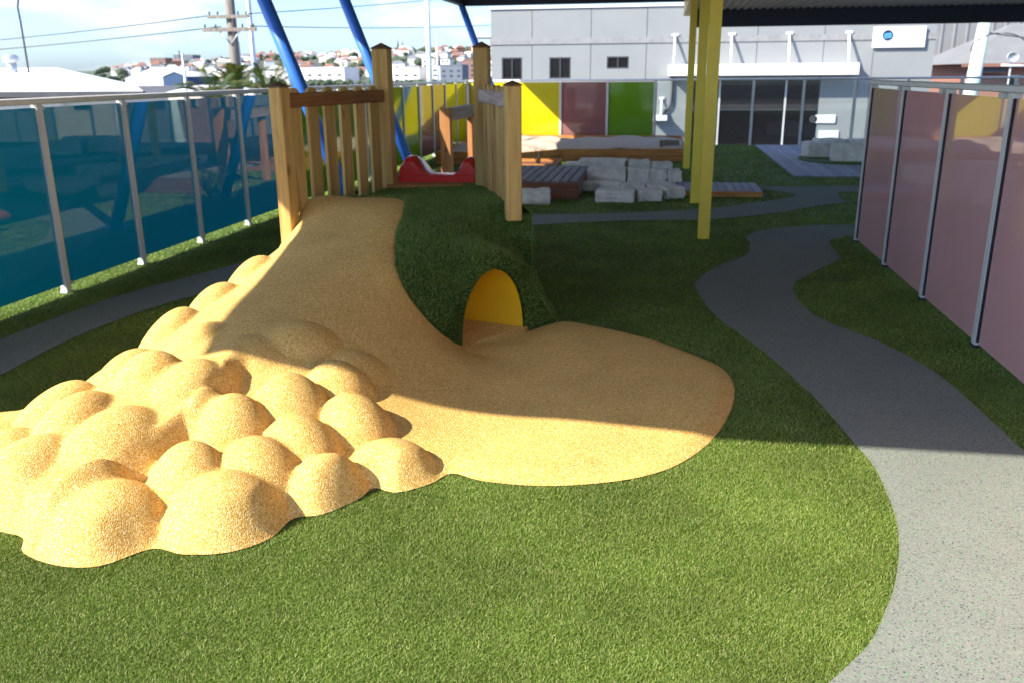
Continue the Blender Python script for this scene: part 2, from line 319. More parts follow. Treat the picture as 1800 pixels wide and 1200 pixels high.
PATH_R = smooth_poly([(0.441, 2.118), (0.551, 2.243), (0.639, 2.355), (0.718, 2.47), (0.794, 2.634), (0.862, 2.799), (0.936, 3.045), (0.98, 3.268), (1.001, 3.517), (1.005, 3.798), (0.971, 4.036), (.87, 4.72), (.67, 5.54), (.46, 6.19), (.35, 6.95), (.36, 7.35), (.56, 7.95), (.86, 8.51), (.96, 9.11), (.96, 9.53), (1.21, 9.99), (1.72, 10.35), (2.3, 10.45), (4, 10.5), (6, 10.5), (6, 9.7), (4, 9.75), (2.3, 9.78), (1.92, 9.55), (1.77, 9.27), (1.74, 8.56), (1.67, 8.34), (1.38, 7.82), (1.16, 7.36), (1.11, 6.86), (1.18, 6.29), (1.46, 5.77), (1.66, 5.12), (1.73, 4.04), (1.76, 3.2), (1.66, 2.2), (1.4, 1.2), (1.2, 0), (1.2, -2), (-.6, -2), (-.6, 0), (-.1, 1.6)], True, 4)
PATH_B = smooth_poly([(-4.25, 1.5), (-4.3, 3.5), (-4.34, 4.97), (-4.33, 5.54), (-4.27, 6.15), (-4.11, 6.73), (-3.91, 7.38), (-3.75, 7.95), (-3.3, 9.2), (-2.6, 10.2), (-1.57, 10.74), (-.38, 11.01), (.7, 11.56), (1.33, 12.15), (1.75, 12.59), (1.95, 13.03), (1.5, 13.8), (3.09, 14.13), (6, 14.5), (6, 13.6), (2.95, 13.44), (2.54, 12.97), (2.49, 12.28), (2.1, 11.92), (1.52, 11.27), (.65, 10.64), (-.36, 10.42), (-1.46, 9.96), (-2.3, 9.4), (-3.0, 8.3), (-3.3, 7.3), (-3.51, 6.58), (-3.73, 6.07), (-3.84, 5.49), (-3.87, 4.9), (-3.82, 4.32), (-3.78, 3), (-3.75, 1.5)], True, 4)
SANDPIT = [(-2.62, 16.75), (-1.95, 17.6), (.50, 17.85), (.50, 21.6), (-4.3, 21.6), (-4.3, 16.9)]
DECKP = [(-2.75, 12.19), (-1.15, 12.25), (-1.07, 14.36), (-2.75, 14.37)]
WALK = [(.27, 12.66), (1.43, 12.72), (1.45, 13.74), (.29, 13.76)]
GDECK = [(2.24, 15.27), (6.5, 15.45), (6.5, 21.85), (2.31, 21.85)]
PLAT = [(-2.66, 6.06), (-.86, 5.98), (-1.34, 7.46), (-2.42, 7.46)]
ISLE = [(3.55+.75*cos(a)*1.1, 18.2+1.05*sin(a)) for a in np.linspace(0, 2*pi, 20, endpoint=False)]

# ------------------------------------------------------------------ ground
MB().span((-3000, -400, -5.2), (3000, 3500, -4.6)).obj('street_ground', M_asph)['kind'] = 'structure'
sb = box_obj('playground_slab', (-5.4, -6, -4.55), (13, 22.15, -.03), M_gwall); sb['kind'] = 'structure'
MB().span((-5.39, -5.9, -.03), (12.9, 22.1, 0)).obj('lawn_base', M_soil)['kind'] = 'structure'
def flat(name, poly, z, m):
    me = bpy.data.meshes.new(name); bm = bmesh.new(); vs = [bm.verts.new((x, y, z)) for x, y in poly]; bm.faces.new(vs)
    bmesh.ops.triangulate(bm, faces=bm.faces); bmesh.ops.recalc_face_normals(bm, faces=bm.faces)
    if bm.faces[:][0].normal.z < 0: bmesh.ops.reverse_faces(bm, faces=bm.faces)
    bm.to_mesh(me); bm.free(); me.materials.append(m); o = link(name, me); o['kind'] = 'structure'; return o
flat('winding_path', PATH_R, .006, M_path); flat('loop_path', PATH_B, .010, M_path)

flat('bounce_apron', [(-4.7, -5.8), (12.5, -5.8), (12.5, .9), (2.2, .9), (2.2, .4), (-4.7, .4)], .016, weathered('bounce_concrete', (.42, .41, .38), .85, 1.5, .12))  # unseen pale paving behind the camera, added to bounce light into the shade
# blades of the lawn, denser where they are seen larger
def lawn_points(y0, y1, dens, a0=-50, a1=36):
    x0 = max(-5.38, y1*math.tan(radians(a0))); x1 = min(9.5, y1*math.tan(radians(a1))+.4)
    n = int((x1-x0)*(y1-y0)*dens); P = np.c_[RS.uniform(x0, x1, n), RS.uniform(y0, y1, n)]
    az = np.degrees(np.arctan2(P[:, 0], np.maximum(P[:, 1], .01))); P = P[(az > a0) & (az < a1)]
    for poly, over in ((RUBBER, .011), (PATH_R, .012), (PATH_B, .012)):      # the outermost tufts lean over the edge
        ins = np.where(inside(P, poly))[0]; _, d = near_poly(P[ins], poly); drop = ins[d > over*RS.rand(len(ins))]
        keep = np.ones(len(P), bool); keep[drop] = False; P = P[keep]
    for poly in (np.array(SANDPIT), np.array(DECKP), np.array(WALK), np.array(PLAT)): P = P[~inside(P, poly)]
    g = inside(P, np.array(GDECK)) & ~inside(P, np.array(ISLE)); P = P[~g]
    return np.c_[P, np.zeros(len(P))]
pp, hh, ww = [], [], []
for y0, y1, d, h, w in ((1.5, 2.7, 75000, .012, .0029), (2.7, 3.9, 62000, .013, .0031), (3.9, 5.2, 30000, .015, .0043), (5.2, 7.5, 12000, .018, .0065), (7.5, 11, 4200, .021, .011), (11, 22, 1300, .024, .02)):
    p = lawn_points(y0, y1, d); pp.append(p); hh.append(np.full(len(p), h)); ww.append(np.full(len(p), w))
pp = np.concatenate(pp); up_n = np.tile((0., 0., 1.), (len(pp), 1))
blades('lawn_grass', pp, up_n, np.concatenate(hh), np.concatenate(ww), M_blade, None, 1.6)['kind'] = 'stuff'
print('lawn blades', len(pp))

# ------------------------------------------------------------------ the climbing mound
CTRL = [(-2.6, 6.2, .765), (-2.3, 6.4, .775), (-1.9, 6.35, .775), (-1.77, 6.0, .745), (-2.9, 5.9, .18), (-2.65, 5.8, .50), (-2.3, 5.95, .73),
        (-2.98, 5.5, .10), (-2.75, 5.5, .36), (-2.5, 5.5, .56), (-2.1, 5.55, .65), (-1.7, 5.55, .64),
        (-3.08, 5.0, .05), (-2.85, 5.0, .22), (-2.5, 5.0, .47), (-2.1, 5.0, .54), (-1.75, 5.05, .50), (-1.6, 5.19, .48), (-1.44, 5.01, .31), (-1.29, 5.02, .14), (-1.2, 5.2, .01),
        (-3.15, 4.4, .03), (-2.9, 4.4, .14), (-2.6, 4.4, .36), (-2.2, 4.4, .45), (-1.8, 4.45, .40), (-1.45, 4.4, .24), (-1.15, 4.4, .09), (-.85, 4.4, .02),
        (-3.2, 3.9, .02), (-2.85, 3.9, .14), (-2.4, 3.9, .33), (-2.05, 3.9, .37), (-1.65, 3.9, .27), (-1.3, 3.9, .13), (-1.0, 3.9, .04), (-.7, 3.9, .01),
        (-3.2, 3.4, .0), (-2.8, 3.4, .06), (-2.4, 3.4, .19), (-2.12, 3.4, .20), (-1.8, 3.4, .2), (-1.5, 3.4, .12), (-1.2, 3.4, .05), (-.9, 3.45, .015),
        (-3.1, 3.0, .0), (-2.75, 3.0, .06), (-2.4, 3.0, .12), (-2.15, 3.0, .10), (-1.88, 3.0, .10), (-1.55, 3.0, .06), (-1.3, 2.98, .01),
        (-2.6, 2.75, .03), (-2.35, 2.72, .03), (-2.2, 2.72, .02), (-1.85, 2.75, .02), (-1.6, 2.75, .02), (-2.1, 2.5, 0), (-1.6, 2.62, 0),
        (-.3, 4.2, .01), (.2, 4.5, .01), (-.5, 5.0, .012), (0, 5.3, .012), (-.7, 5.5, .03), (-.6, 5.8, .02), (-.45, 5.6, .03), (-.9, 5.2, .015), (-.3, 5.75, .01), (-.86, 5.62, .025), (-1.05, 5.4, .02), (.4, 4.8, .01), (.1, 3.8, .01), (-.5, 3.5, .01)]
BASE = TPS(CTRL, 2e-4)
DOMES = [(-2.05, 2.70, .20, .24), (-1.62, 2.82, .205, .25), (-1.85, 2.98, .27, .18), (-1.60, 3.10, .25, .195), (-1.29, 3.12, .19, .19), (-1.09, 3.36, .165, .20), (-1.50, 3.33, .265, .185),
         (-1.83, 3.33, .345, .19), (-1.64, 3.58, .365, .19), (-1.34, 3.60, .275, .19), (-1.50, 3.86, .34, .17), (-1.80, 4.12, .43, .2), (-2.0, 3.86, .41, .18), (-1.48, 4.1, .285, .16)]
# low lumps of the terrace left of the gully: x, y, height, radius
LUMPS = [(-2.23, 3.06, .075, .17), (-2.10, 3.46, .07, .14), (-2.52, 2.84, .065, .17), (-2.50, 3.20, .08, .15), (-2.37, 3.60, .08, .15), (-2.72, 2.98, .06, .14), (-2.74, 3.40, .09, .16), (-2.70, 3.85, .095, .16),
         (-2.36, 4.02, .05, .14), (-2.69, 4.3, .10, .165), (-2.67, 4.75, .095, .165), (-2.64, 5.2, .085, .16), (-2.94, 3.18, .04, .14), (-2.97, 3.66, .045, .15), (-2.95, 4.12, .04, .14)]
GULLY = np.array([(-2.34, 2.50), (-2.25, 2.68), (-2.14, 2.86), (-2.06, 3.03), (-1.99, 3.27), (-1.955, 3.55), (-2.0, 3.75), (-2.1, 3.95)])
def F(P):
    b = np.maximum(BASE(P), 0)
    # terrace step along the gully
    best = np.full(len(P), 9.); side = np.zeros(len(P)); along = np.zeros(len(P))
    for i in range(len(GULLY)-1):
        a = GULLY[i]; d = GULLY[i+1]-a; l = d@d; t = np.clip(((P-a)@d)/l, 0, 1); q = P-(a+t[:, None]*d); e = np.hypot(q[:, 0], q[:, 1])
        m = e < best; best[m] = e[m]; side[m] = np.sign(d[0]*q[m, 1]-d[1]*q[m, 0]); along[m] = (a+t[:, None]*d)[m, 1]
    sd = best*side; u = np.clip((sd+.072)/.10, 0, 1); stp = u*u*(3-2*u); 
    taper = np.clip((3.98-along)/.35, 0, 1)*np.clip((4.3-P[:, 1])/.8, 0, 1); taper = taper*taper*(3-2*taper)
    hst = .115*stp*taper; b = b+hst
    dm = np.zeros(len(P))
    for x, y, a, Rr in DOMES:
        r2 = ((P[:, 0]-x)**2+(P[:, 1]-y)**2)/Rr**2
        b0 = max(float(BASE(np.array([[x, y]]))[0]), 0.)
        h = .94*max(a-b0, .02)*(np.clip(1-r2, 0, 1)**.75-.03)
        k = .028; hmx = np.maximum(dm, h); dm = hmx+np.clip(k-np.abs(dm-h), 0, None)**2/(4*k)
    for x, y, a, Rr in LUMPS:
        dx, dy = P[:, 0]-x, P[:, 1]-y; al = dx*.33+dy*.944; ac = dx*.944-dy*.33
        h = 1.35*a*(np.clip(1-(al/(1.3*Rr))**2-(ac/Rr)**2, 0, 1)**.85)
        k = .018; hmx = np.maximum(dm, h); dm = hmx+np.clip(k-np.abs(dm-h), 0, None)**2/(4*k)
    z = b+dm
    _, d = near_poly(P, RUBBER)
    edge = (P[:, 1] < 4.3) | (P[:, 0] < -2.9) | (P[:, 0] > -.84)
    f = np.clip(d/.12, 0, 1); f = 1-(1-f)**1.9
    return np.where(edge, z*f, z)+.007
mound = empty('climbing_mound', (-1.9, 4.6, 0)); OFF = Vector((1.9, -4.6, 0))
tag(mound, 'big sand coloured rubber climbing mound with rounded bumps and a turf covered tunnel hump', 'play mound')
def child(me, name, par=mound):
    o = link(name, me, par); o.location = OFF; return o
child(field_mesh('rubber_slope', RUBBER, F, .0105, M_rub), 'rubber_slope')
# turf hump: chord of the tunnel mouth, s along it and t into the mound
LJ = np.array((-1.2, 5.2)); CH = np.array((-.66, 5.87))-LJ; CL = np.hypot(*CH); CH = CH/CL; IN = np.array((-CH[1], CH[0]))
def st(s, t): return LJ+s*CH+t*IN
HC = [(-2.6, 6.3, .765), (-2.3, 6.5, .775), (-2.42, 7.4, .772), (-1.34, 7.4, .772), (-1.1, 6.6, .775), (-1.9, 6.6, .778), (-1.9, 7.2, .772), (-1.5, 6.4, .785), (-1.3, 6.15, .77), (-1.6, 6.0, .765), (-1.05, 6.2, .77)]
for p in HUMPL[1::2]:
    HC.append((p[0], p[1], float(F(np.array([p]))[0])+.010))
for s, t, z in ((-.08, .0, .29), (0, 0, .36), (.1, 0, .50), (.25, 0, .575), (.42, 0, .555), (.56, 0, .43), (.70, 0, .22), (.80, 0, .08), (.86, 0, .02), (-.1, .15, .50), (.05, .2, .60), (.25, .25, .655), (.45, .2, .58), (.62, .16, .46), (.78, .10, .2), (.25, .5, .73), (.05, .5, .68), (.45, .45, .72), (-.2, .3, .56)):
    q = st(s, t); HC.append((q[0], q[1], z))
HUMPF = TPS(HC, 1e-4)
def HZ(P): return np.clip(HUMPF(P), .01, .80)
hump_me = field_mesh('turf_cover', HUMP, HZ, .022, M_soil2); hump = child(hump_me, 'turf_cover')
# face of the turf round the tunnel mouth
def arch(n=18): return [(.272-.272*cos(pi*k/n), .485*sin(pi*k/n)**.85) for k in range(n+1)]
ring = MB(); fv = []
A_ = arch()
pts_o = []
for s_, z_ in A_:
    so_ = s_ if s_ < .272 else .272+(s_-.272)*(.588/.272)
    zo_ = float(HZ(np.array([st(so_, 0)]))[0]); pts_o.append((so_, max(zo_, z_+.03) if s_ < .45 else zo_))
pts_o[0] = (-.05, .02); pts_o[1] = (-.04, .16)
for k in range(len(A_)-1):
    q = []
    for (s, z), off in ((A_[k], -.004), (A_[k+1], -.004), (pts_o[k+1], 0), (pts_o[k], 0)):
        x, y = st(s, off); q.append((x, y, z+.006))
    ring.add(q, [[0, 1, 2, 3]])
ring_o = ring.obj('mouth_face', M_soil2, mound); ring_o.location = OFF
# skirt of the raised platform
sk = MB(); P4 = PLAT
sk.add([(x, y, 0) for x, y in P4]+[(x, y, .765) for x, y in P4], [[i, (i+1) % 4, 4+(i+1) % 4, 4+i] for i in range(1, 4)]+[[0, 1, 5, 4]][:0])
sk.add([(-1.12, 5.98, 0), (-.86, 5.98, 0), (-.86, 5.98, .765), (-1.12, 5.98, .765)], [[0, 1, 2, 3]])
edge = [tuple(p) for p in HUMPL]+[(-1.24, 5.10), (-1.2, 5.2)]
ez = HZ(np.array(edge)); lowz = [max(z-.07, 0) for z in ez]; lowz[-3:] = [0, 0, 0]
sk.add([(x, y, z) for (x, y), z in zip(edge, lowz)]+[(x, y, z) for (x, y), z in zip(edge, ez)], [[i, i+1, len(edge)+i+1, len(edge)+i] for i in range(len(edge)-1)])
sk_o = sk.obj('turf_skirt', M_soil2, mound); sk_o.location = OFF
p1, n1 = sample(hump_me, 30000); n1 = n1*.75+np.array((0, 0, .35)); 
p2, n2 = sample(ring_o.data, 26000); fn = np.array((-IN[0], -IN[1], .25)); n2 = np.tile(fn/np.linalg.norm(fn), (len(p2), 1))
p3, n3 = sample(sk_o.data, 20000); n3 = p3[:, :2]-np.array((-1.3, 6.2)); n3 = np.c_[n3/np.linalg.norm(n3, axis=1)[:, None], np.full(len(n3), .35)]
PP = np.concatenate([p1, p2, p3]); NN = np.concatenate([n1, n2, n3]); NN /= np.linalg.norm(NN, axis=1)[:, None]
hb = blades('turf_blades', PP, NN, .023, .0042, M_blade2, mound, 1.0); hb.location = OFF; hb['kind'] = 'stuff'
# yellow tunnel lining and its rubber floor
AX = np.array((-.975, .19)); tn = MB(); vs = []
AR = arch(22); deep = [0, .02, .3, .6, .95]
for d in deep:
    for s, z in AR:
        x, y = st(s+(.544-s)*.55*min(1, d/.3), .012); vs.append((x+AX[0]*d, y+AX[1]*d, z+.002))
n = len(AR); tn.add(vs, [[i*n+k, i*n+k+1, (i+1)*n+k+1, (i+1)*n+k] for i in range(len(deep)-1) for k in range(n-1)], 0, True)
tn.add([vs[(len(deep)-1)*n+k] for k in range(n)], [list(range(n))])
t_o = tn.obj('tunnel_lining', M_tunnel, mound); t_o.location = OFF
a, b = st(0, .0), st(.544, .0); fl = MB(); fl.add([(a[0], a[1], .02), (b[0], b[1], .05), (b[0]+AX[0]*.94, b[1]+AX[1]*.94, .075), (a[0]+AX[0]*.94, a[1]+AX[1]*.94, .075)], [[0, 1, 2, 3]])
f_o = fl.obj('tunnel_floor', M_rub, mound); f_o.location = OFF

# ------------------------------------------------------------------ timber picket wings of the tower
def timber_post(par, x, y, w, z0, z1, rz, cap=.05):
    p = MB().box((0, 0, (z0+z1)/2), (w, w, z1-z0), bev=.006).obj('post', M_pine, par, (x, y, 0), rz)
    c = MB(); h = w/2+.004; c.add([(-h, -h, 0), (h, -h, 0), (h, h, 0), (-h, h, 0), (-h, -h, .008), (h, -h, .008), (h, h, .008), (-h, h, .008), (0, 0, cap)], [[3, 2, 1, 0], [0, 1, 5, 4], [1, 2, 6, 5], [2, 3, 7, 6], [3, 0, 4, 7], [4, 5, 8], [5, 6, 8], [6, 7, 8], [7, 4, 8]])
    c.obj('post_cap', M_cap, p, (0, 0, z1))
    return p
def picket_mesh(w, t, h):
    pts = [(-w/2, 0), (w/2, 0), (w/2, h-w/2)]+[(w/2*cos(a), h-w/2+w/2*sin(a)) for a in np.linspace(0, pi, 9)[1:-1]]+[(-w/2, h-w/2)]
    m = MB(); n = len(pts); m.add([(x, -t/2, z) for x, z in pts]+[(x, t/2, z) for x, z in pts], [list(range(n)), list(range(2*n-1, n-1, -1))]+[[i, n+i, n+(i+1) % n, (i+1) % n] for i in range(n)])
    return m.mesh('picket', M_pine)
def wing(label, A, Bk, bw, rz_back, npk, side, rail_m, zlow, z_a, z_b):
    root = empty('picket_fence', (A[0], A[1], 0)); tag(root, label, 'picket fence', 'picket wings of the climbing tower')
    d = Vector((Bk[0]-A[0], Bk[1]-A[1], 0)); Ln = d.length; rz = atan2(d.y, d.x); u = d.normalized(); nrm = Vector((-u.y, u.x, 0))*side
    timber_post(root, 0, 0, .105, zlow, 1.62, rz, .036)
    timber_post(root, d.x, d.y, bw, .3, 1.9, rz_back, .05)
    pw, ph = .126, .88; pm = picket_mesh(pw, .026, ph); gap = (Ln-.105/2-bw/2)/npk
    for k in range(npk):
        s = .105/2+gap*(k+.5); o = link('picket', pm, root, (u.x*s, u.y*s, .735+.004*random.uniform(-1, 1)), rz+random.uniform(-.02, .02))
    # rail on the inner face, its near end butting the front post, its far end nailed over the back post
    s0, s1 = .056, Ln+bw*.35; mid = (s0+s1)/2
    rl = MB().box((0, 0, 0), (s1-s0, .028, .098), bev=.004).obj('rail', rail_m, root, (u.x*mid+nrm.x*.029, u.y*mid+nrm.y*.029, 1.528), rz)
    for zz in (-.022, .022):
        MB().tube([(0, 0, 0), (0, -.004 if side > 0 else .004, 0)], .006, 8).obj('nail_head', M_galv, rl, ((s1-s0)/2-.05, -side*-.0165, zz))
    return root
M_pineX = wood('pine_timber_rail_x', (.28, .115, .03), (.36, .16, .045), (.18, .07, .02), 'X')
M_pineGX = wood('grey_sheen_rail_x', (.34, .25, .2), (.42, .33, .28), (.25, .16, .11), 'X')  # brown rail with its greyish reflected light put into the colour
wing('left timber picket wing with a dark brown rail and six round topped pickets', (-2.64, 5.97), (-2.30, 7.3), .135, 0, 6, -1, M_pineX, .35, 0, 0)
wing('right timber picket wing with a rail coloured with its grey sheen, seen almost edge on beside the red slide', (-.985, 5.97), (-1.455, 7.3), .125, 0, 6, 1, M_pineGX, .72, 0, 0)

# ------------------------------------------------------------------ red slide
sl_root = empty('slide', (-1.89, 7.42, 0)); tag(sl_root, 'red plastic slide with raised side wings between the two tall timber posts', 'slide')
sm = MB()
def slide_sec(y, zb, wl, wr, hw=.335):
    out = [(-hw, zb-.05), (-hw-.0, zb+wl*.5), (-hw+.05, zb+wl), (-hw+.11, zb+wl), (-hw+.16, zb+wl*.6), (-hw+.19, zb+.03), (-hw+.24, zb), (hw-.2, zb), (hw-.15, zb+.03), (hw-.13, zb+wr*.6), (hw-.09, zb+wr), (hw-.04, zb+wr), (hw, zb+wr*.5), (hw, zb-.05)]
    return [(x, y, z) for x, z in out]
secs = [slide_sec(0, .86, .10, .10), slide_sec(.03, .865, .135, .13), slide_sec(.16, .865, .15, .14), slide_sec(.32, .85, .13, .12), slide_sec(.5, .76, .16, .15), slide_sec(.95, .40, .13, .13), slide_sec(1.25, .22, .11, .11), slide_sec(1.45, .18, .06, .06)]
k = len(secs[0]); vs = [p for s in secs for p in s]
sm.add(vs, [[i*k+j, i*k+j+1, (i+1)*k+j+1, (i+1)*k+j] for i in range(len(secs)-1) for j in range(k-1)], 0, True)
sm.add([p for p in secs[0]], [list(range(k))])
sm.span((-.345, -.03, .775), (.34, .0, .866), bev=.01)
chute = sm.obj('chute', M_red, sl_root)
so_ = chute.modifiers.new('thickness', 'SOLIDIFY'); so_.thickness = .012; so_.offset = -1
for lx in (-.15, .15): MB().tube([(lx, .95, 0), (lx, .95, .39)], .025).obj('support_leg', M_galv, sl_root)
MB().span((-.40, -.2, .765), (.26, -.035, .803), bev=.004).obj('threshold_board', M_orange, sl_root)

# ------------------------------------------------------------------ glass fences
def fence_post(root, x, y, h, dx, dy, gask):
    p = MB().span((-.027, -.03, -.0), (.027, .03, h)).obj('post', M_alu, root, (x, y, 0))
    g = MB().span((dx*.027-.012 if dx else -.02, dy*.03-.009 if dy else -.02, .04), (dx*.027+.012 if dx else .02, dy*.03+.009 if dy else .02, h-.03)).obj('gasket', M_gask, p)
    f = MB().span((-.034, -.038, 0), (.034, .038, .022), bev=.004).obj('foot', M_gask if gask else M_alu, p)
    return p
H = 1.50
# left fence
lf = empty('glass_fence', (-4.77, 10, 0)); tag(lf, 'left glass fence of blue then green, pink and yellow panels along the drop', 'glass fence')
ys = [-1.52+1.113*i for i in range(22)]
ys = [y for y in ys if y < 21.9]
for y in ys: fence_post(lf, 0, y-10, H, 0, 1, False)
pm = {}
for i, y in enumerate(ys):
    y1 = ys[i+1] if i+1 < len(ys) else 21.95
    c = M_blueg if y < 10.5 else M_greeng if y < 17.2 else M_pinkb if y < 19.4 else M_yellg
    nm = 'panel'
    MB().span((-.006, y-10+.032, .075), (.006, y1-10-.032, H-.025)).obj(nm, c, lf)
    for zz in (.075, H-.03):
        MB().span((-.014, y-10+.03, zz-.014), (.014, y-10+.075, zz+.014)).obj('clip', M_galv, lf)
MB().tube([(0, ys[0]-10, H+.022), (0, 11.98, H+.022)], .026, 12).obj('top_rail', M_alu, lf)
# back fence
bf = empty('glass_fence', (0, 21.97, 0)); tag(bf, 'back glass fence with yellow, pink, green and then clear panels before the grey building', 'glass fence')
xs = [-4.72+1.143*i for i in range(16)]
for x in xs: fence_post(bf, x, 0, H, 1, 0, False)
for i, x in enumerate(xs[:-1]):
    c = [M_yellg, M_yellg, M_pinkb, M_greeng][i] if i < 4 else M_clear
    MB().span((x+.03, -.006, .05), (xs[i+1]-.03, .006, H-.02)).obj('panel', c, bf)
MB().tube([(xs[0], 0, H+.022), (xs[-1], 0, H+.022)], .026, 12).obj('top_rail', M_alu, bf)
# right fence
H = 1.565
rf = empty('glass_fence', (2.06, 6, 0)); tag(rf, 'right fence of tall dusty pink glossy glass panels beside the grey path', 'glass fence')
ys = [9.38-1.215*i for i in range(9)]
for y in ys: fence_post(rf, 0, y-6, H, 0, -1, True)
for i in range(len(ys)-1):
    MB().span((-.006, ys[i+1]-6+.035, .03), (.006, ys[i]-6-.045, H-.03)).obj('panel', M_pinkg, rf)
    MB().span((-.02, ys[i+1]-6+.12, H-.035), (.02, ys[i+1]-6+.22, H-.002)).obj('clip', M_galv, rf)
MB().span((-.035, ys[-1]-6, H), (.035, 3.42, H+.045), bev=.008).obj('top_rail', M_alu, rf)

# ------------------------------------------------------------------ canopy, columns and raking struts
can = empty('canopy_roof', (2, 10, 0)); tag(can, 'large metal canopy roof with navy edge beams shading the playground', 'canopy')
C0 = Vector((-2, -10, 0))
def corr(x0, x1, y0, y1, z, pitch=.15, d=.03):
    m = MB(); prof = []; x = x0
    while x < x1: prof += [(x, z), (x+pitch*.3, z), (x+pitch*.4, z+d), (x+pitch*.9, z+d)]; x += pitch
    prof.append((x, z)); n = len(prof)
    return m.add([(px, y0, pz) for px, pz in prof]+[(px, y1, pz) for px, pz in prof], [[i, i+1, n+i+1, n+i] for i in range(n-1)])
rs_ = MB().prism([(-5.42, 1.54), (-4.0, 1.53), (-3.3, 1.44), (9.5, 1.42), (9.5, 20.75), (-5.42, 20.75)], 3.40, 3.46).obj('roof_sheet', M_fibro, can); rs_.location = C0
c1 = corr(-4.3, .36, 1.85, 20.1, 3.30).obj('ceiling_sheet', M_ceil, can); c1.location = C0
c2 = corr(.62, 9.3, 1.85, 20.4, 2.96).obj('ceiling_sheet', M_ceil, can); c2.location = C0
def cbeam(a, b): o = box_obj('beam', a, b, M_navy, can, .006); o.location = C0
cbeam((-4.50, 2.0, 3.13), (-4.36, 19.98, 3.38)); cbeam((-4.50, 19.99, 3.12), (.40, 20.14, 3.39)); cbeam((.60, 20.43, 2.62), (9.4, 20.58, 3.03)); cbeam((-4.50, 1.83, 3.13), (9.4, 1.98, 3.29)); cbeam((9.3, 2.0, 2.62), (9.42, 20.40, 2.94))
yb = box_obj('column_beam', (.41, 2.0, 2.88), (.59, 20.9, 3.29), M_yellow, can, .006); yb.location = C0
def ibeam(w, d, t, z0, z1):
    m = MB(); m.span((-w/2, -d/2, z0), (w/2, -d/2+t, z1)); m.span((-w/2, d/2-t, z0), (w/2, d/2, z1)); m.span((-t/2+.002, -d/2+t, z0+.001), (t/2, d/2-t, z1-.001)); return m
cm = None
for (y, lab) in ((9.40, 'nearest yellow steel column standing in the lawn by the winding path'), (12.08, 'middle yellow steel column between the stone blocks and the boardwalk'), (16.5, 'farthest yellow steel column at the right end of the sandpit')):
    c = empty('steel_column', (.50, y, 0)); tag(c, lab, 'column', 'yellow columns under the canopy')
    ibeam(.118, .12, .012, .0, 2.87).obj('shaft', M_yellow, c); MB().span((-.057, -.056, 0), (-.009, .056, .014)).obj('base_plate', M_yellow, c)
for k, (y, lab) in enumerate(((9.27, 'nearest raking blue steel strut behind the left picket wing'), (11.98, 'middle raking blue steel strut ending behind the red slide'), (20.06, 'far raking blue steel strut by the grey building corner'))):
    c = empty('steel_strut', (-3.26, y, 0)); tag(c, lab, 'strut', 'raking blue struts of the canopy')
    MB().tube([(0, 0, .01), (-1.17, 0, 3.13)], .074, 16).obj('tube', M_bluest, c); MB().span((-.16, -.12, 0), (.16, .12, .016)).obj('base_plate', M_bluest, c)
    MB().box((-1.12, 0, 3.0), (.02, .16, .2)).obj('end_bracket', M_navy, c)

# ------------------------------------------------------------------ things on the far lawn
fr = empty('garden_gateway', (-3.03, 12.5, 0)); tag(fr, 'orange timber gateway of two posts and a lintel behind the slide', 'gateway')
MB().span((-.075, -.075, 0), (.075, .075, 1.235), bev=.006).obj('post', M_orangeZ, fr, (0, 0, 0)); MB().span((-.04, -.075, 0), (.04, .075, 1.10), bev=.006).obj('post', M_orangeZ, fr, (.04, 1.5, 0))
MB().span((-.06, .078, 1.05), (.08, 1.62, 1.225), bev=.006).obj('lintel', M_pineG, fr)
def tuft(name, x, y, h, n, m, label, spread=.35, w=.02, z=0):
    root = empty(name, (x, y, z)); tag(root, label, 'plant'); mb = MB(); mb2 = []
    for k in range(n):
        a = random.uniform(0, 2*pi); l = h*random.uniform(.7, 1.1); sp = spread*random.uniform(.3, 1); pts = []
        for j in range(5):
            t = j/4; pts.append(Vector((cos(a)*sp*t**1.6, sin(a)*sp*t**1.6, l*(t-.28*t**3)))+Vector((cos(a)*.03, sin(a)*.03, 0)))
        s = Vector((-sin(a), cos(a), 0)); vs = []
        for j, p in enumerate(pts): vs += [p-s*w/2*(1-.9*j/4), p+s*w/2*(1-.9*j/4)]
        mb.add(vs, [[2*j, 2*j+1, 2*j+3, 2*j+2] for j in range(4)])
    o = mb.obj('leaves', m, root); at = o.data.attributes.new('tone', 'FLOAT', 'POINT'); at.data.foreach_set('value', np.repeat(RS.rand(n), 10).astype(np.float32)); o['kind'] = 'stuff'
    return root
tuft('grass_plant', -3.25, 11.6, .62, 140, M_plant, 'pale green strappy grass plant arching behind the slide', .42, .02)
tuft('grass_plant', -2.16, 15.9, .55, 16, M_plantd, 'thin dark strappy plant in the low orange planter', .4, .016, .12)
# timber platform
dk = empty('timber_deck', (-1.9, 13.3, 0)); tag(dk, 'low timber deck of grey brown boards beside the stone steps', 'timber deck')
nb = 13
for k in range(nb):
    x = -2.75+k*(1.64/nb); MB().span((-.054, -1.06, .222), (.054, 1.06, .25), bev=.003).obj('board', M_deck, dk, (x+.06+1.9, 0, 0))
MB().span((-.86, -1.09, .01), (.79, -1.05, .221)).obj('fascia', M_deckside, dk); MB().span((.765, -1.045, .01), (.80, 1.05, .2205)).obj('fascia', M_deckside, dk)
# boardwalk
bw = empty('boardwalk', (.86, 13.2, 0)); tag(bw, 'short low boardwalk with pale boards running from the stone blocks to the path', 'boardwalk')
for k in range(10): MB().span((-.054, -.5, .065), (.054, .5, .088), bev=.003).obj('board', M_deck2, bw, (-.54+k*.12, 0, 0))
for yy in (-.525, .525): MB().span((-.585, yy-.022, .01), (.6, yy+.022, .08)).obj('side_board', M_orange, bw)
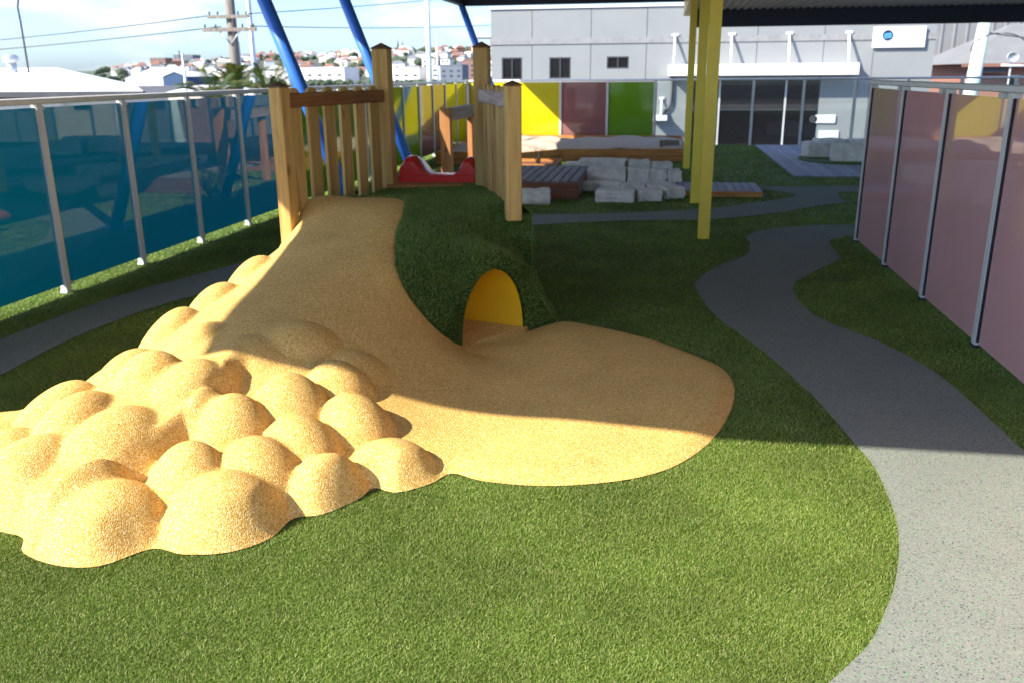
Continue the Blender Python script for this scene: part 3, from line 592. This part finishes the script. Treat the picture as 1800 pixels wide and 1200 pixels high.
# sandpit
sp = empty('sandpit', (-1.9, 19.3, 0)); tag(sp, 'long sandpit with orange timber edging filled with heaped pale sand', 'sandpit'); O2 = Vector((1.9, -19.3, 0))
P_ = [Vector((x, y, 0)) for x, y in SANDPIT]
for i in range(len(P_)):
    a, b = P_[i], P_[(i+1) % len(P_)]; d = b-a; m_ = (a+b)/2
    for z0, z1 in ((.0, .122), (.126, .25)):
        MB().box((0, 0, (z0+z1)/2), (d.length-.01, .05, z1-z0), bev=.004).obj('edging_board', M_orange, sp, m_+O2, atan2(d.y, d.x))
def sandz(P): return .215+.08*np.exp(-((P[:, 0]+2.3)**2/1.2+(P[:, 1]-19)**2/2))+.03*np.sin(P[:, 0]*2.3)*np.sin(P[:, 1]*1.7)+.02*np.sin(P[:, 0]*7+P[:, 1]*5)
sd = link('sand', field_mesh('sand', np.array(SANDPIT), sandz, .12, M_sand), sp); sd.location = O2
MB().span((-.2, -.12, 0), (.2, .12, .14), bev=.02).obj('timber_seat', M_oldwood, sp, (2.1, -.4, .2))
# low planter in front of the sandpit
pl = empty('planter_box', (-2.2, 15.9, 0)); tag(pl, 'low orange timber planter box with bark in front of the sunlit sandpit end', 'planter')
for x0, y0, x1, y1 in ((-.75, -.5, .42, -.46), (.38, -.455, .42, .45), (-.75, .46, .42, .5), (-.79, -.5, -.752, .5)): MB().span((x0, y0, 0), (x1, y1, .17)).obj('edging_board', M_orange, pl)
MB().span((-.748, -.456, .01), (.378, .456, .12)).obj('soil', M_deckside, pl)
gb = MB().span((-.22, -.18, 0), (.22, .18, .16), bev=.02).obj('stone_step', M_stone, None, (-1.45, 15.9, 0)); tag(gb, 'small grey stone step at the right end of the low planter', 'stone block')
# sandstone blocks
def rock(w, d, h, seed, rough=.011):
    rnd = random.Random(seed); bm = bmesh.new(); bmesh.ops.create_cube(bm, size=1)
    for v in bm.verts: v.co = Vector((v.co.x*w, v.co.y*d, (v.co.z+.5)*h))
    bmesh.ops.subdivide_edges(bm, edges=list(bm.edges), cuts=3, use_grid_fill=True)
    bmesh.ops.bevel(bm, geom=[e for e in bm.edges if len(e.link_faces) == 2 and e.calc_face_angle() > 1], offset=.018, segments=1, affect='EDGES')
    for v in bm.verts: v.co += Vector((rnd.uniform(-1, 1), rnd.uniform(-1, 1), rnd.uniform(-1, 1)))*rough*(0 if v.co.z < .001 else 1)
    me = bpy.data.meshes.new('stone_block'); bm.to_mesh(me); bm.free(); me.materials.append(M_stone); return me
BL = [(-.57, 12.12, 0, .52, .42, .16, -2, 'front left block of the pale sandstone steps'), (-.13, 12.28, 0, .34, .42, .16, 10, 'front middle block of the pale sandstone steps'), (.16, 12.60, 0, .30, .45, .16, 24, 'front right block of the pale sandstone steps'),
      (-.86, 13.22, 0, .62, .32, .14, 2, 'long low block left in the second row of the sandstone steps'), (-.36, 12.95, 0, .34, .5, .14, 4, 'middle block in the second row of the sandstone steps'), (.02, 13.10, 0, .38, .5, .14, 6, 'right block in the second row of the sandstone steps'),
      (-.80, 13.95, 0, .60, .42, .27, 0, 'long block left in the third row of the sandstone steps'), (-.31, 13.95, 0, .33, .42, .27, 3, 'middle block in the third row of the sandstone steps'), (.0, 13.97, 0, .27, .42, .26, -2, 'narrow block right of middle in the third row of the sandstone steps'), (.24, 13.9, 0, .20, .42, .25, 4, 'brownish end block of the third row of the sandstone steps'),
      (-.92, 15.0, 0, .78, .4, .31, -6, 'longest block at the back left of the sandstone steps'), (-.33, 15.0, 0, .37, .4, .29, 5, 'back middle block of the sandstone steps'), (.05, 14.95, 0, .34, .4, .26, 5, 'back right block of the sandstone steps'),
      (-1.64, 11.8, 0, .40, .34, .19, 6, 'lone small sandstone block on the lawn right of the picket wing'),
      (3.14, 18.7, 0, .48, .5, .33, 8, 'left sandstone block on the turf island of the pale deck'), (3.55, 17.85, 0, .56, .5, .36, -6, 'front sandstone block on the turf island of the pale deck'), (3.45, 19.2, 0, .55, .5, .36, 4, 'rear sandstone block on the turf island of the pale deck'), (4.05, 19.1, 0, .5, .5, .36, 4, 'right sandstone block on the turf island, half hidden by the pink fence')]
for i, (x, y, z, w, d, h, a, lab) in enumerate(BL):
    o = link('stone_block', rock(w, d, h, i), None, (x, y, z), radians(a)); tag(o, lab, 'stone block', 'sandstone blocks')
# pale deck at the back right
pd = empty('pale_deck', (4.4, 18.5, 0)); tag(pd, 'pale violet grey boarded deck by the clear fence at the back right', 'timber deck')
k = 0; x = 2.24
while x < 6.5:
    MB().span((-.068, -3.27, .0), (.068, 3.27, .03)).obj('board', M_deck2, pd, (x+.07-4.4, .05, .0)); x += .142
il = MB().prism(ISLE, .031, .05).obj('turf_island', M_soil, None); il['kind'] = 'structure'

# ------------------------------------------------------------------ grey building behind
gbld = empty('grey_building', (2, 42, -4.6)); tag(gbld, 'large grey panelled building with white awning behind the back fence', 'building'); OB = Vector((-2, -42, 4.6))
def gpart(mb, name, m, par=gbld): o = mb.obj(name, m, par); o.location = OB; return o
edges = [-7.93, -5.99, -3.28, -.76, 1.2, 4.1, 6.95, 9.05, 11.56]
for i in range(len(edges)-1):
    x0, x1 = edges[i]+.012, edges[i+1]-.012; top = 4.5
    y = 42-.003*(i % 2)
    holes = {0: [(-7.42, -6.46, 1.42, 2.39)], 1: [(-5.18, -4.19, 1.44, 2.38)], 2: [(-2.53, -1.53, 1.86, 2.39)]}.get(i, [])
    dl = -4.6
    if not holes:
        if i in (4, 5) : gpart(MB().span((x0, y, 1.35), (x1, 42.2, top)), 'wall_panel', M_gwall)
        elif i == 6: gpart(MB().span((x0, y, dl), (x1, 42.2, top)), 'wall_panel', M_gwall)
        else: gpart(MB().span((x0, y, dl), (x1, 42.2, top)), 'wall_panel', M_gwall)
    for (a, b, c, d) in holes:
        m = MB(); m.span((x0, y, dl), (x1, 42.2, c)); m.span((x0, y, d), (x1, 42.2, top)); m.span((x0, y, c), (a, 42.2, d)); m.span((b, y, c), (x1, 42.2, d)); gpart(m, 'wall_panel', M_gwall)
        w = gpart(MB().span((a, 42.02, c), (b, 42.06, c+.06)).span((a, 42.02, d-.06), (b, 42.06, d)).span((a, 42.02, c+.06), (a+.06, 42.06, d-.06)).span((b-.06, 42.02, c+.06), (b, 42.06, d-.06)).span(((a+b)/2-.03, 42.02, c+.06), ((a+b)/2+.03, 42.055, d-.06)), 'window', M_frame)
        MB().span((a+.05, 42.07, c+.05), (b-.05, 42.09, d-.05)).obj('pane', M_dark, w)
gpart(MB().span((-7.93, 42.25, -4.6), (11.56, 62, 4.45)), 'body', M_gwall); gpart(MB().span((-8.0, 41.93, 4.505), (11.62, 62, 4.62)), 'parapet_cap', M_white)
gpart(MB().span((-7.97, 41.96, 2.96), (11.6, 41.995, 3.22)), 'band', weathered('warm_grey_band', (.25, .247, .244), .7))
# shopfront
for x0, x1 in ((1.2, 2.6), (2.6, 4.1), (4.1, 5.5), (5.5, 6.93)):
    for z0, z1 in ((-4.55, 0.0), (.06, 1.28)):
        gpart(MB().span((x0+.04, 42.04, z0), (x1-.04, 42.07, z1)), 'shop_glass', M_dark)
    gpart(MB().span((x0-.035, 41.98, -4.6), (x0+.035, 42.1, 1.33)), 'mullion', M_alu); gpart(MB().span((x0+.037, 42.0, .002), (x1-.037, 42.1, .058)), 'transom', M_frame)
aw = gpart(MB().span((.25, 41.25, 1.53), (8.38, 41.955, 2.02)), 'awning', M_white)
for x in (.5, 2.98, 5.45, 7.95):
    MB().tube([(x, 41.94, 3.28), (x, 41.33, 2.03)], .05, 8).obj('strut', M_white, aw); MB().span((x-.15, 41.92, 3.24), (x+.15, 41.957, 3.34)).obj('strut_plate', M_white, aw)
a2 = gpart(MB().span((-.42, 41.4, -.42), (.29, 41.99, -.2)), 'awning', M_white); MB().tube([(.02, 41.94, .55), (.02, 41.5, -.2)], .05, 8).obj('strut', M_white, a2); MB().span((-.1, 41.93, .5), (.14, 41.99, .6)).obj('strut_plate', M_white, a2)
gpart(MB().tube([(.45, 41.9, 1.5), (.45, 41.9, .35), (.36, 41.9, .15), (.1, 41.9, -.1), (.0, 41.9, -.2)], .06, 8), 'downpipe', M_frame)
gpart(MB().span((6.86, 41.93, -.56), (7.74, 41.99, -.2), bev=.02), 'sign_plate', M_white); gpart(MB().tube([(6.78, 41.93, -.38), (6.78, 41.985, -.38)], .17, 16), 'sign_roundel', M_frame)
gpart(MB().span((7.06, 41.94, -1.45), (7.92, 41.985, -.88)), 'notice', M_white)
sg = gpart(MB().span((8.95, 41.86, 2.62), (11.1, 41.95, 3.48), bev=.02), 'sign', M_white)
lg = MB().tube([(9.53, 41.857, 3.14), (9.53, 41.835, 3.14)], .215, 28).obj('logo_disc', M_logo, sg)
e = MB(); e.box((9.53, 41.83, 3.17), (.25, .012, .1), mat=Matrix.Rotation(radians(-8), 4, 'Y')).box((9.56, 41.83, 3.06), (.22, .012, .085), mat=Matrix.Rotation(radians(-8), 4, 'Y')).box((9.41, 41.829, 3.10), (.05, .012, .17)).box((9.66, 41.829, 3.13), (.045, .012, .16)); e.obj('logo_emblem', M_logo2, sg)
gpart(MB().span((-9.1, 42.4, 3.02), (-8.0, 42.46, 3.08)).span((-9.1, 42.4, 3.35), (-8.0, 42.46, 3.41)).span((-9.1, 42.4, 3.08), (-9.04, 42.46, 3.35)).span((-9.0, 42.3, 3.30), (-8.0, 44, 3.34)), 'side_bracket', M_galv)
# second, pale clad building
b2 = empty('clad_building', (35, 75, -4.6)); tag(b2, 'tall pale metal clad building with a brown louvred window at the far right', 'building'); O3 = Vector((-35, -75, 4.6))
m = MB(); x = 17.5; prof = []
while x < 34: prof += [(x, 75), (x+.7, 75), (x+.74, 74.93), (x+.86, 74.93), (x+.9, 75)]; x += .9
n = len(prof)
m.add([(px, py, -4.6) for px, py in prof]+[(px, py, 9) for px, py in prof], [[i, i+1, n+i+1, n+i] for i in range(n-1)]); o = m.obj('cladding', M_gwall2, b2); o.location = O3
o = MB().span((17.5, 75.05, -4.6), (34.5, 95, 8.95)).obj('body', M_gwall2, b2); o.location = O3
w = MB().span((19.55, 74.8, .8), (19.7, 74.91, 2.7)).span((21.5, 74.8, .8), (21.68, 74.91, 2.7)).span((19.7, 74.8, 2.55), (21.5, 74.91, 2.7)).obj('window', M_cream, b2); w.location = O3
for k in range(11): MB().box((20.6, 74.87, .95+.15*k), (1.79, .08, .11), mat=Matrix.Rotation(.5, 4, 'X')).obj('louvre', M_louv, w)
MB().span((20.28, 74.79, .8), (20.36, 74.82, 2.54)).obj('mullion', M_cream, w)
# brick house with a pitched roof, and the cream building next to it that the blue glass mirrors
bh = empty('brick_house', (21.5, 62, -4.6)); tag(bh, 'brick house with a pale grey pitched roof behind the right fence', 'house'); O4 = Vector((-21.5, -62, 4.6))
def hp(mb, name, m, par=bh): o = mb.obj(name, m, par); o.location = O4; return o
hp(MB().span((18.95, 60.0, -4.6), (24.6, 70, 2.0)), 'wall', M_brick)
r = MB(); r.add([(18.0, 59.2, 2.02), (25.2, 59.2, 2.02), (25.2, 70.5, 2.02), (18.0, 70.5, 2.02), (22.2, 64.5, 4.5), (25.2, 64.5, 4.5)], [[0, 1, 5, 4], [1, 2, 5], [2, 3, 4, 5], [3, 0, 4], [3, 2, 1, 0]]); r.span((17.96, 59.12, 1.84), (25.24, 59.25, 2.04), mi=1); hp(r, 'roof', [M_fibro, MF['tile']])
hp(MB().span((19.0, 59.35, 1.5), (20.6, 59.95, 1.8)), 'eave_lining', M_frame)
for x in (20.9, 23.2):
    w = hp(MB().span((x, 59.87, -.4), (x+.11, 59.98, 1.35)).span((x+.55, 59.87, -.4), (x+.66, 59.98, 1.35)).span((x+.11, 59.87, 1.22), (x+.55, 59.98, 1.35)), 'window', M_cream); MB().span((x+.11, 59.92, -.4), (x+.55, 59.97, 1.22)).obj('pane', M_dark, w)
cb = empty('cream_building', (37, 62, -4.6)); tag(cb, 'pale cream rendered building mirrored in the blue glass fence panels', 'building'); O6 = Vector((-37, -62, 4.6))
for q in range(5): o = MB().span((25.6+q*5, 61+.01*(q % 2), -4.6), (25.6+q*5+4.97, 61.3, 4.2)).obj('wall_panel', M_cream if q % 2 else M_gwall2, cb); o.location = O6
o = MB().span((25.6, 61.35, -4.6), (50.5, 72, 4.1)).obj('body', M_cream, cb); o.location = O6; o = MB().span((25.5, 60.8, 4.22), (50.6, 72, 4.4)).obj('roof', M_wroof, cb); o.location = O6
for q in range(5): o = MB().span((27.3+q*5, 60.93, -.6), (28.7+q*5, 60.99, .9)).obj('window', M_dark, cb); o.location = O6
ds = empty('roof_dish', (10.95, 31.2, -4.6)); tag(ds, 'silver dish on a mast with a crossbar by the brick house eave', 'dish aerial')
d_ = MB(); rings = [(0, .06), (.08, .05), (.15, .02), (.2, -.03)]; vs = []
for rr, yy in rings: vs += [(rr*cos(2*pi*q/16), yy, 6.66+rr*.85*sin(2*pi*q/16)) for q in range(16)]
d_.add(vs, [[i*16+q, i*16+(q+1) % 16, (i+1)*16+(q+1) % 16, (i+1)*16+q] for i in range(3) for q in range(16)], 0, True)
dd = d_.obj('dish', M_galv, ds); dd.modifiers.new('t', 'SOLIDIFY').thickness = .02
MB().tube([(0, .08, 0), (0, .08, 6.6)], .03, 8).obj('mast', M_galv, ds); MB().tube([(-.3, .02, 6.42), (.55, .02, 6.38)], .035, 8).obj('crossbar', M_white, ds)

# ------------------------------------------------------------------ poles and wires
def pole(name, x, y, z1, r0, r1, m, label, cat='pole', lean=0):
    root = empty(name, (x, y, -4.6)); tag(root, label, cat); MB().tube([(0, 0, 0), (lean, 0, z1+4.6)], [r0, r1], 12).obj('shaft', m, root); return root
pw = pole('power_pole', -18.73, 38, 6.6, .26, .2, M_oldwood, 'weathered timber power pole with two crossarms beyond the blue fence', 'power pole')
for z, l, w in ((8.75, .95, .07), (8.22, 1.25, .08)):
    arm = MB().span((-l, -.34, z-w), (l, -.22, z+w)).obj('crossarm', M_oldwood, pw)
    for sx in (-.9, -.5, .5, .9):
        MB().tube([(sx*l, -.28, z+w), (sx*l, -.28, z+w+.1), (sx*l, -.28, z+w+.16)], [.03, .05, .02], 8).obj('insulator', M_frame, arm)
MB().tube([(-.5, -.26, 8.2), (0, -.23, 7.6)], .03, 6).tube([(.5, -.26, 8.2), (0, -.23, 7.6)], .03, 6).obj('brace', M_galv, pw)
pole('lamp_post', -28.2, 60, 7.5, .2, .16, M_galv, 'tall pale grey steel post right of the timber power pole'); 
pole('steel_post', -29.2, 60, 3.95, .09, .07, M_galv, 'thin pale post just behind the timber power pole')
pole('street_pole', -13.0, 50, 6.8, .19, .14, M_poleG, 'slim pale green pole rising between the two tall timber posts')
pg = pole('steel_pole', 11.05, 36, 4.2, .36, .2, M_poleG, 'thick pale green pole before the pale clad building', 'pole', .5)
an = empty('street_lamp', (-22.9, 30, -4.6)); tag(an, 'very thin grey lamp post with a bent top above the white roof', 'street lamp'); MB().tube([(0, 0, 0), (0, 0, 8.2), (-.02, 0, 8.7), (.06, 0, 9.0), (.2, 0, 9.12)], .035, 6).obj('shaft', M_frame, an)
p3 = pole('steel_post', -39.1, 70, 3.5, .14, .1, M_galv, 'pale post before the white roofed shed with blue walls'); MB().span((-.35, -.05, 7.75), (.1, .05, 7.85)).span((-.3, -.04, 7.85), (-.25, .04, 8.3)).obj('bracket', M_frame, p3)
pole('steel_post', -40, 160, 9, .2, .14, M_galv, 'hair thin white mast on the skyline left of the green pole')
def wire(a, b, sag, label):
    pts = [Vector(a).lerp(Vector(b), t)-Vector((0, 0, sag*4*t*(1-t))) for t in np.linspace(0, 1, 25)]
    o = MB().tube(pts, .022, 5).obj('power_line', M_wire); tag(o, label, 'wire', 'power lines')
wire((-19.65, 37.72, 4.2), (-75, 38.5, 3.6), 1.2, 'upper power line running left from the timber pole'); wire((-19.1, 37.72, 3.75), (-75, 38.5, 3.2), 1.1, 'lower power line running left from the timber pole')
wire((-17.8, 37.72, 3.75), (-5, 110, 9), .8, 'power line running from the pole over the distant hill'); wire((-17.8, 37.72, 4.25), (-2, 110, 14), .8, 'high power line crossing the clouds right of the timber pole')
wire((11.5, 36, 3.0), (22, 33, 2.2), .3, 'loose black cable from the pale green pole to the house')
lp = MB().tube([Vector((11.5+1.35*sin(t)*.7+.55, 35.8, 2.95-.55*(1-cos(t)))) for t in np.linspace(-1.7, 1.7, 21)], .02, 5).obj('power_line', M_wire); tag(lp, 'drooping loop of black cable beside the pale green pole', 'wire', 'power lines')

# ------------------------------------------------------------------ white roofed building beyond the blue fence
wb = empty('white_roofed_building', (-22, 24, -4.6)); tag(wb, 'low building with a bright white hipped roof beyond the blue fence', 'building'); O5 = Vector((22, -24, 4.6))
def wp(mb, name, m): o = mb.obj(name, m, wb); o.location = O5; return o
wp(MB().prism([(-34, 24.5), (-16, 24.5), (-25.5, 40), (-34, 40)], -4.6, 1.05), 'wall', M_white)
r = MB(); r.add([(-34, 23.6, 1.30), (-14.5, 23.6, 1.30), (-26.2, 42, 1.30), (-34, 42, 1.30), (-23.2, 32, 2.05), (-34, 32, 2.05)], [[0, 1, 4, 5], [1, 2, 4], [2, 3, 5, 4], [3, 2, 1, 0]]); wp(r, 'roof', M_wroof)
wp(MB().span((-34, 23.5, 1.14), (-14.45, 23.6, 1.295)), 'gutter', M_frame)
v = wp(MB().tube([(-23.55, 30, 1.75), (-23.55, 30, 2.2)], .17, 14).tube([(-23.55, 30, 2.2), (-23.55, 30, 2.25), (-23.55, 30, 2.42), (-23.55, 30, 2.5)], [.2, .27, .27, .17], 14), 'roof_vent', M_galv)
wp(MB().tube([(-17.6, 24.35, -4.6), (-17.6, 24.35, 1.1)], .06, 8), 'downpipe', M_white)

# palms
def palm(x, y, z, n, R, label, seed):
    rnd = random.Random(seed); root = empty('palm_tree', (x, y, -4.6)); tag(root, label, 'palm', 'palms beyond the blue fence')
    MB().tube([(0, 0, 0), (.03, 0, (z+4.6)*.5), (0, 0, z+4.6)], [.24, .18, .16], 10).obj('trunk', M_trunk, root); mb = MB(); tones = []
    for k in range(n):
        a = rnd.uniform(0, 2*pi); el = rnd.uniform(.35, 1.4); l = R*rnd.uniform(.85, 1.2); d = Vector((cos(a), sin(a), 0)); s = Vector((-sin(a), cos(a), 0)); pts = []
        for j in range(11):
            t = j/10; pts.append(d*(l*t*cos(el)*(1-.12*t)+.1*t)+Vector((0, 0, z+4.6+l*(sin(el)*t-.62*t*t*(.6+.4*cos(el))))))
        tone = rnd.random()
        for j in range(10):
            p = pts[j]; q = pts[j+1]; w = .018*(1-j/12)
            mb.add([p-s*w, p+s*w, q+s*w*.9, q-s*w*.9], [[0, 1, 2, 3]]); tones += [tone*.6+.3]*4
            for h in range(3):
                c = p.lerp(q, h/3); ll = .30*sin(pi*min(1, (j+h/3)/10*.85+.12))+.04; fwd = (q-p).normalized()
                for sg in (-1, 1):
                    tip = c+(s*sg*.75+fwd*.55+Vector((0, 0, -.25))).normalized()*ll; mb.add([c-fwd*.013, c+fwd*.013, tip], [[0, 1, 2]]); tones += [min(1, tone+rnd.uniform(-.2, .2))]*3
    o = mb.obj('crown', M_palm, root); at = o.data.attributes.new('tone', 'FLOAT', 'POINT'); at.data.foreach_set('value', np.array(tones, np.float32))
palm(-11.7, 22.3, .95, 22, 1.5, 'left palm with arching fronds before the blue walled shed', 1); palm(-11.9, 24, 1.35, 18, 1.3, 'middle palm directly behind the timber power pole', 2); palm(-10.1, 22.2, 1.05, 24, 1.6, 'right palm with fronds rising beside the first blue strut', 3)

# ------------------------------------------------------------------ far town
def hz(x, y):
    r = 10+22*math.exp(-((x+300)/260.)**2)*1.0+7*math.exp(-((x+560)/70.)**2)
    t = min(1, max(0, (y-650)/650)); t = t*t*(3-2*t); return -6+(r+6)*t*(1 if y < 1350 else max(0, 1-(y-1350)/900))
hm = MB(); nx, ny = 70, 30; vs = []
for j in range(ny):
    for i in range(nx): x = -1900+i*42; y = 600+j*50; vs.append((x, y, hz(x, y)-.3+random.uniform(-.4, .4)))
hm.add(vs, [[j*nx+i, j*nx+i+1, (j+1)*nx+i+1, (j+1)*nx+i] for j in range(ny-1) for i in range(nx-1)], 0, True); hm.obj('hill', M_hill)['kind'] = 'structure'
def house(name, x, y, w, d, h, wall, roof, label, cat='house', group=None, pitch=.32, z=None, rz=0, win=0):
    z = hz(x, y) if z is None else z; root = empty(name, (x, y, z), rz); tag(root, label, cat, group)
    MB().span((-w/2, -d/2, -3), (w/2, d/2, h)).obj('wall', MF[wall], root); e = .4
    r = MB()
    if pitch > 0: r.add([(-w/2-e, -d/2-e, h), (w/2+e, -d/2-e, h), (w/2+e, d/2+e, h), (-w/2-e, d/2+e, h), (-w/2+w*.25, 0, h+d*pitch), (w/2-w*.25, 0, h+d*pitch)], [[0, 1, 5, 4], [1, 2, 5], [2, 3, 4, 5], [3, 0, 4], [3, 2, 1, 0]])
    else: r.span((-w/2-.2, -d/2-.2, h), (w/2+.2, d/2+.2, h+.5))
    r.obj('roof', MF[roof], root)
    if win:
        rows = max(1, int(h/3.2)); wm = MB()
        cols = win
        me = MB().span((-w/cols*.2, -.12, -.6), (w/cols*.2, 0, .6)).mesh('window', M_farwin)
        for q in range(rows):
            for c in range(cols): link('window', me, root, (-w/2+w*(c+.5)/cols, -d/2, 1.7+q*3.2))
    return root
big = [('apartment_block', -762, 1300, 25, 22, 17, 'pink', 'grey', 'pinkish apartment tower on the far skyline left of the grey tower', 11, 4), ('apartment_block', -719, 1300, 32, 24, 21, 'grey', 'slate', 'grey glass apartment tower on the far skyline', 10.7, 5), ('apartment_block', -690, 1310, 14, 14, 9, 'grey', 'grey', 'small grey block beside the grey apartment tower', 10, 2),
       ('apartment_block', -843, 1290, 20, 16, 15, 'cream', 'pink', 'left cream apartment block at the edge of the white roof', -3, 3), ('apartment_block', -822, 1310, 22, 16, 17, 'cream', 'tile', 'middle cream apartment block with reddish roof near the white roof', -3, 3), ('apartment_block', -801, 1290, 18, 16, 13, 'white', 'pink', 'right pale apartment block stepping down by the white roof', -3, 3),
       ('apartment_block', -523, 1295, 24, 18, 14.5, 'pink', 'tile', 'square reddish apartment block on the hill between the blue struts', 10.5, 4),
       ('warehouse', -232, 600, 42, 30, 9.5, 'white', 'white', 'long white warehouse left of the tall left timber post', -3.4, 6), ('warehouse', -278, 640, 40, 30, 7.5, 'white', 'white', 'low white warehouse behind the first blue strut', -3.4, 6), ('warehouse', -172, 600, 25, 25, 9.5, 'white', 'cream', 'cream white warehouse right of the tall left timber post', -4, 4), ('warehouse', -149.6, 598, 7, 16, 10.5, 'white', 'white', 'narrow white gabled hall right of the green pole', -4.2, 1),
       ('office_block', -138.5, 600, 15, 20, 8.5, 'grey', 'grey', 'grey office block with dark windows left of the right timber post', -1.5, 3), ('office_block', -171, 660, 9, 12, 16, 'white', 'white', 'white cubic block above the cream white warehouse', -4, 2), ('office_block', -158, 660, 7, 12, 16, 'white', 'grey', 'white block with two windows right of the green pole', -4, 2), ('office_block', -146, 680, 16, 12, 14.5, 'grey', 'roofgrey', 'grey block behind the gabled white hall', -4, 4), ('brick_block', -133, 640, 14, 16, 12, 'pink', 'tile', 'salmon brick block next to the right timber post', -1, 3)]
for nm, x, y, w, d, h, wl, rf_, lab, z, wn in big: house(nm, x, y, w, d, h, wl, rf_, lab, 'building', None, 0, z, 0, wn)
sh = house('shed', -349, 600, 40, 40, 4.2, 'white', 'white', 'large shed with bright white gabled roof and blue end wall', 'shed', None, .18, -4)
MB().add([(9, -21, -3), (27, -21, -3), (27, -21, 5.2), (18, -21, 8.2), (9, -21, 5.2), (9, 15, -3), (27, 15, -3), (27, 15, 5.2), (18, 15, 8.2), (9, 15, 5.2)], [[0, 1, 2, 3, 4], [9, 8, 7, 6, 5], [0, 4, 9, 5], [1, 6, 7, 2]]).obj('end_wall', MF['blue'], sh)
MB().add([(8.5, -21.5, 5.3), (18, -21.5, 8.6), (27.5, -21.5, 5.3), (8.5, 16, 5.3), (18, 16, 8.6), (27.5, 16, 5.3)], [[0, 1, 4, 3], [1, 2, 5, 4]]).obj('end_roof', MF['white'], sh)
ch = empty('church', (-579, 1300, 18)); tag(ch, 'dark red brick church with a pointed spire on the hilltop', 'church'); MB().span((-9, -6, -4), (9, 6, 8)).obj('nave', MF['brick'], ch); t = MB().span((-3, -9, -4), (3, -6.1, 12)); t.add([(-3, -9, 12), (3, -9, 12), (3, -6, 12), (-3, -6, 12), (0, -7.5, 21)], [[0, 1, 4], [1, 2, 4], [2, 3, 4], [3, 0, 4]]); t.obj('spire', MF['brick'], ch); MB().add([(-9, -6, 8), (9, -6, 8), (9, 6, 8), (-9, 6, 8), (-9, 0, 12), (9, 0, 12)], [[0, 1, 5, 4], [2, 3, 4, 5], [1, 2, 5], [3, 0, 4]]).obj('roof', MF['tile'], ch)
rnd = random.Random(5)
KIND = [('white', 'tile', 'small white house with a red tiled roof on the far hillside'), ('cream', 'tile', 'small cream house with a red tiled roof on the far hillside'), ('white', 'roofgrey', 'small white house with a grey roof on the far hillside'), ('brick', 'tile', 'small brick house with a red roof on the far hillside'), ('cream', 'white', 'small pale house with a light roof on the far hillside')]
GRP = {k[2]: 'far houses, '+k[2].replace('small ', '').replace(' on the far hillside', '').replace(' house', ' walls') for k in KIND}
for k in range(240):
    y = rnd.uniform(760, 1330); ang = rnd.uniform(-33, -9.8); x = y*math.tan(radians(ang)); wl, rf_, lab = KIND[rnd.choice([0, 0, 1, 2, 2, 2, 3, 4, 4, 4])]
    house('hill_house', x, y, rnd.uniform(8, 15), rnd.uniform(8, 11), rnd.uniform(3.5, 7), wl, rf_, lab, 'house', GRP[lab], .3, None, rnd.uniform(-.5, .5))
for k, (x, y, w, wl, rf_, lab) in enumerate(((-62, 118, 9, 'cream', 'white', 'low cream building with a white roof under the skyline by the white roof corner'), (-55, 110, 5, 'yell', 'yell', 'small yellowish shed just above the blue fence rail'), (-50, 104, 8, 'white', 'white', 'low white building above the blue fence rail near the palms'))):
    house('low_building', x, y, w, 8, 3.9 if k != 1 else 3.2, wl, rf_, lab, 'building', None, .12, -4.4)
# trees of the hillside: too many and too far to count
tm = MB(); ico = bmesh.new(); bmesh.ops.create_icosphere(ico, subdivisions=1, radius=1); iv = [v.co.copy() for v in ico.verts]; ico.verts.index_update(); ifc = [[v.index for v in f.verts] for f in ico.faces]; ico.free()
for k in range(400):
    if k < 260: y = rnd.uniform(720, 1340); x = y*math.tan(radians(rnd.uniform(-34, -9.5)))
    else: y = rnd.uniform(1300, 1345); x = y*math.tan(radians(rnd.uniform(-26, -9.5)))
    R = rnd.uniform(2.5, 6.5); c = Vector((x, y, hz(x, y)+R*.55))
    tm.add([c+Vector((v.x*R*rnd.uniform(.8, 1.5), v.y*R, v.z*R*rnd.uniform(.6, 1.0))) for v in iv], ifc)
for k in range(90):
    y = rnd.uniform(500, 585); x = y*math.tan(radians(rnd.uniform(-26, -10.5))); R = rnd.uniform(1.2, 2.6); c = Vector((x, y, -4.4+R*.5)); tm.add([c+Vector((v.x*R*1.4, v.y*R, v.z*R*rnd.uniform(.7, 1.1))) for v in iv], ifc)
tm.obj('far_trees', M_leaf)['kind'] = 'stuff'
for k, (x, h, lab) in enumerate(((-467, 15, 'left small norfolk pine on the far ridge'), (-457, 13, 'second small norfolk pine on the far ridge'), (-384, 22, 'tall slim norfolk pine on the far ridge right of the tall left timber post'), (-377, 19, 'slightly shorter norfolk pine beside the tall slim one on the ridge'))):
    root = empty('norfolk_pine', (x, 1300, hz(x, 1300)-1)); tag(root, lab, 'tree', 'norfolk pines on the far ridge'); MB().tube([(0, 0, 0), (0, 0, h)], [.6, .1], 6).obj('trunk', M_trunk, root); c = MB()
    for q in range(9):
        z = h*(.18+.8*q/9); R = 4.0*(1-q/9.5); n = 9; vs = [(0, 0, z+h*.13)]+[(R*(1 if i % 2 else .55)*cos(2*pi*i/n+q), R*(1 if i % 2 else .55)*sin(2*pi*i/n+q), z) for i in range(n)]; c.add(vs, [[0, 1+i, 1+(i+1) % n] for i in range(n)])
    c.obj('crown', M_pine_far, root)
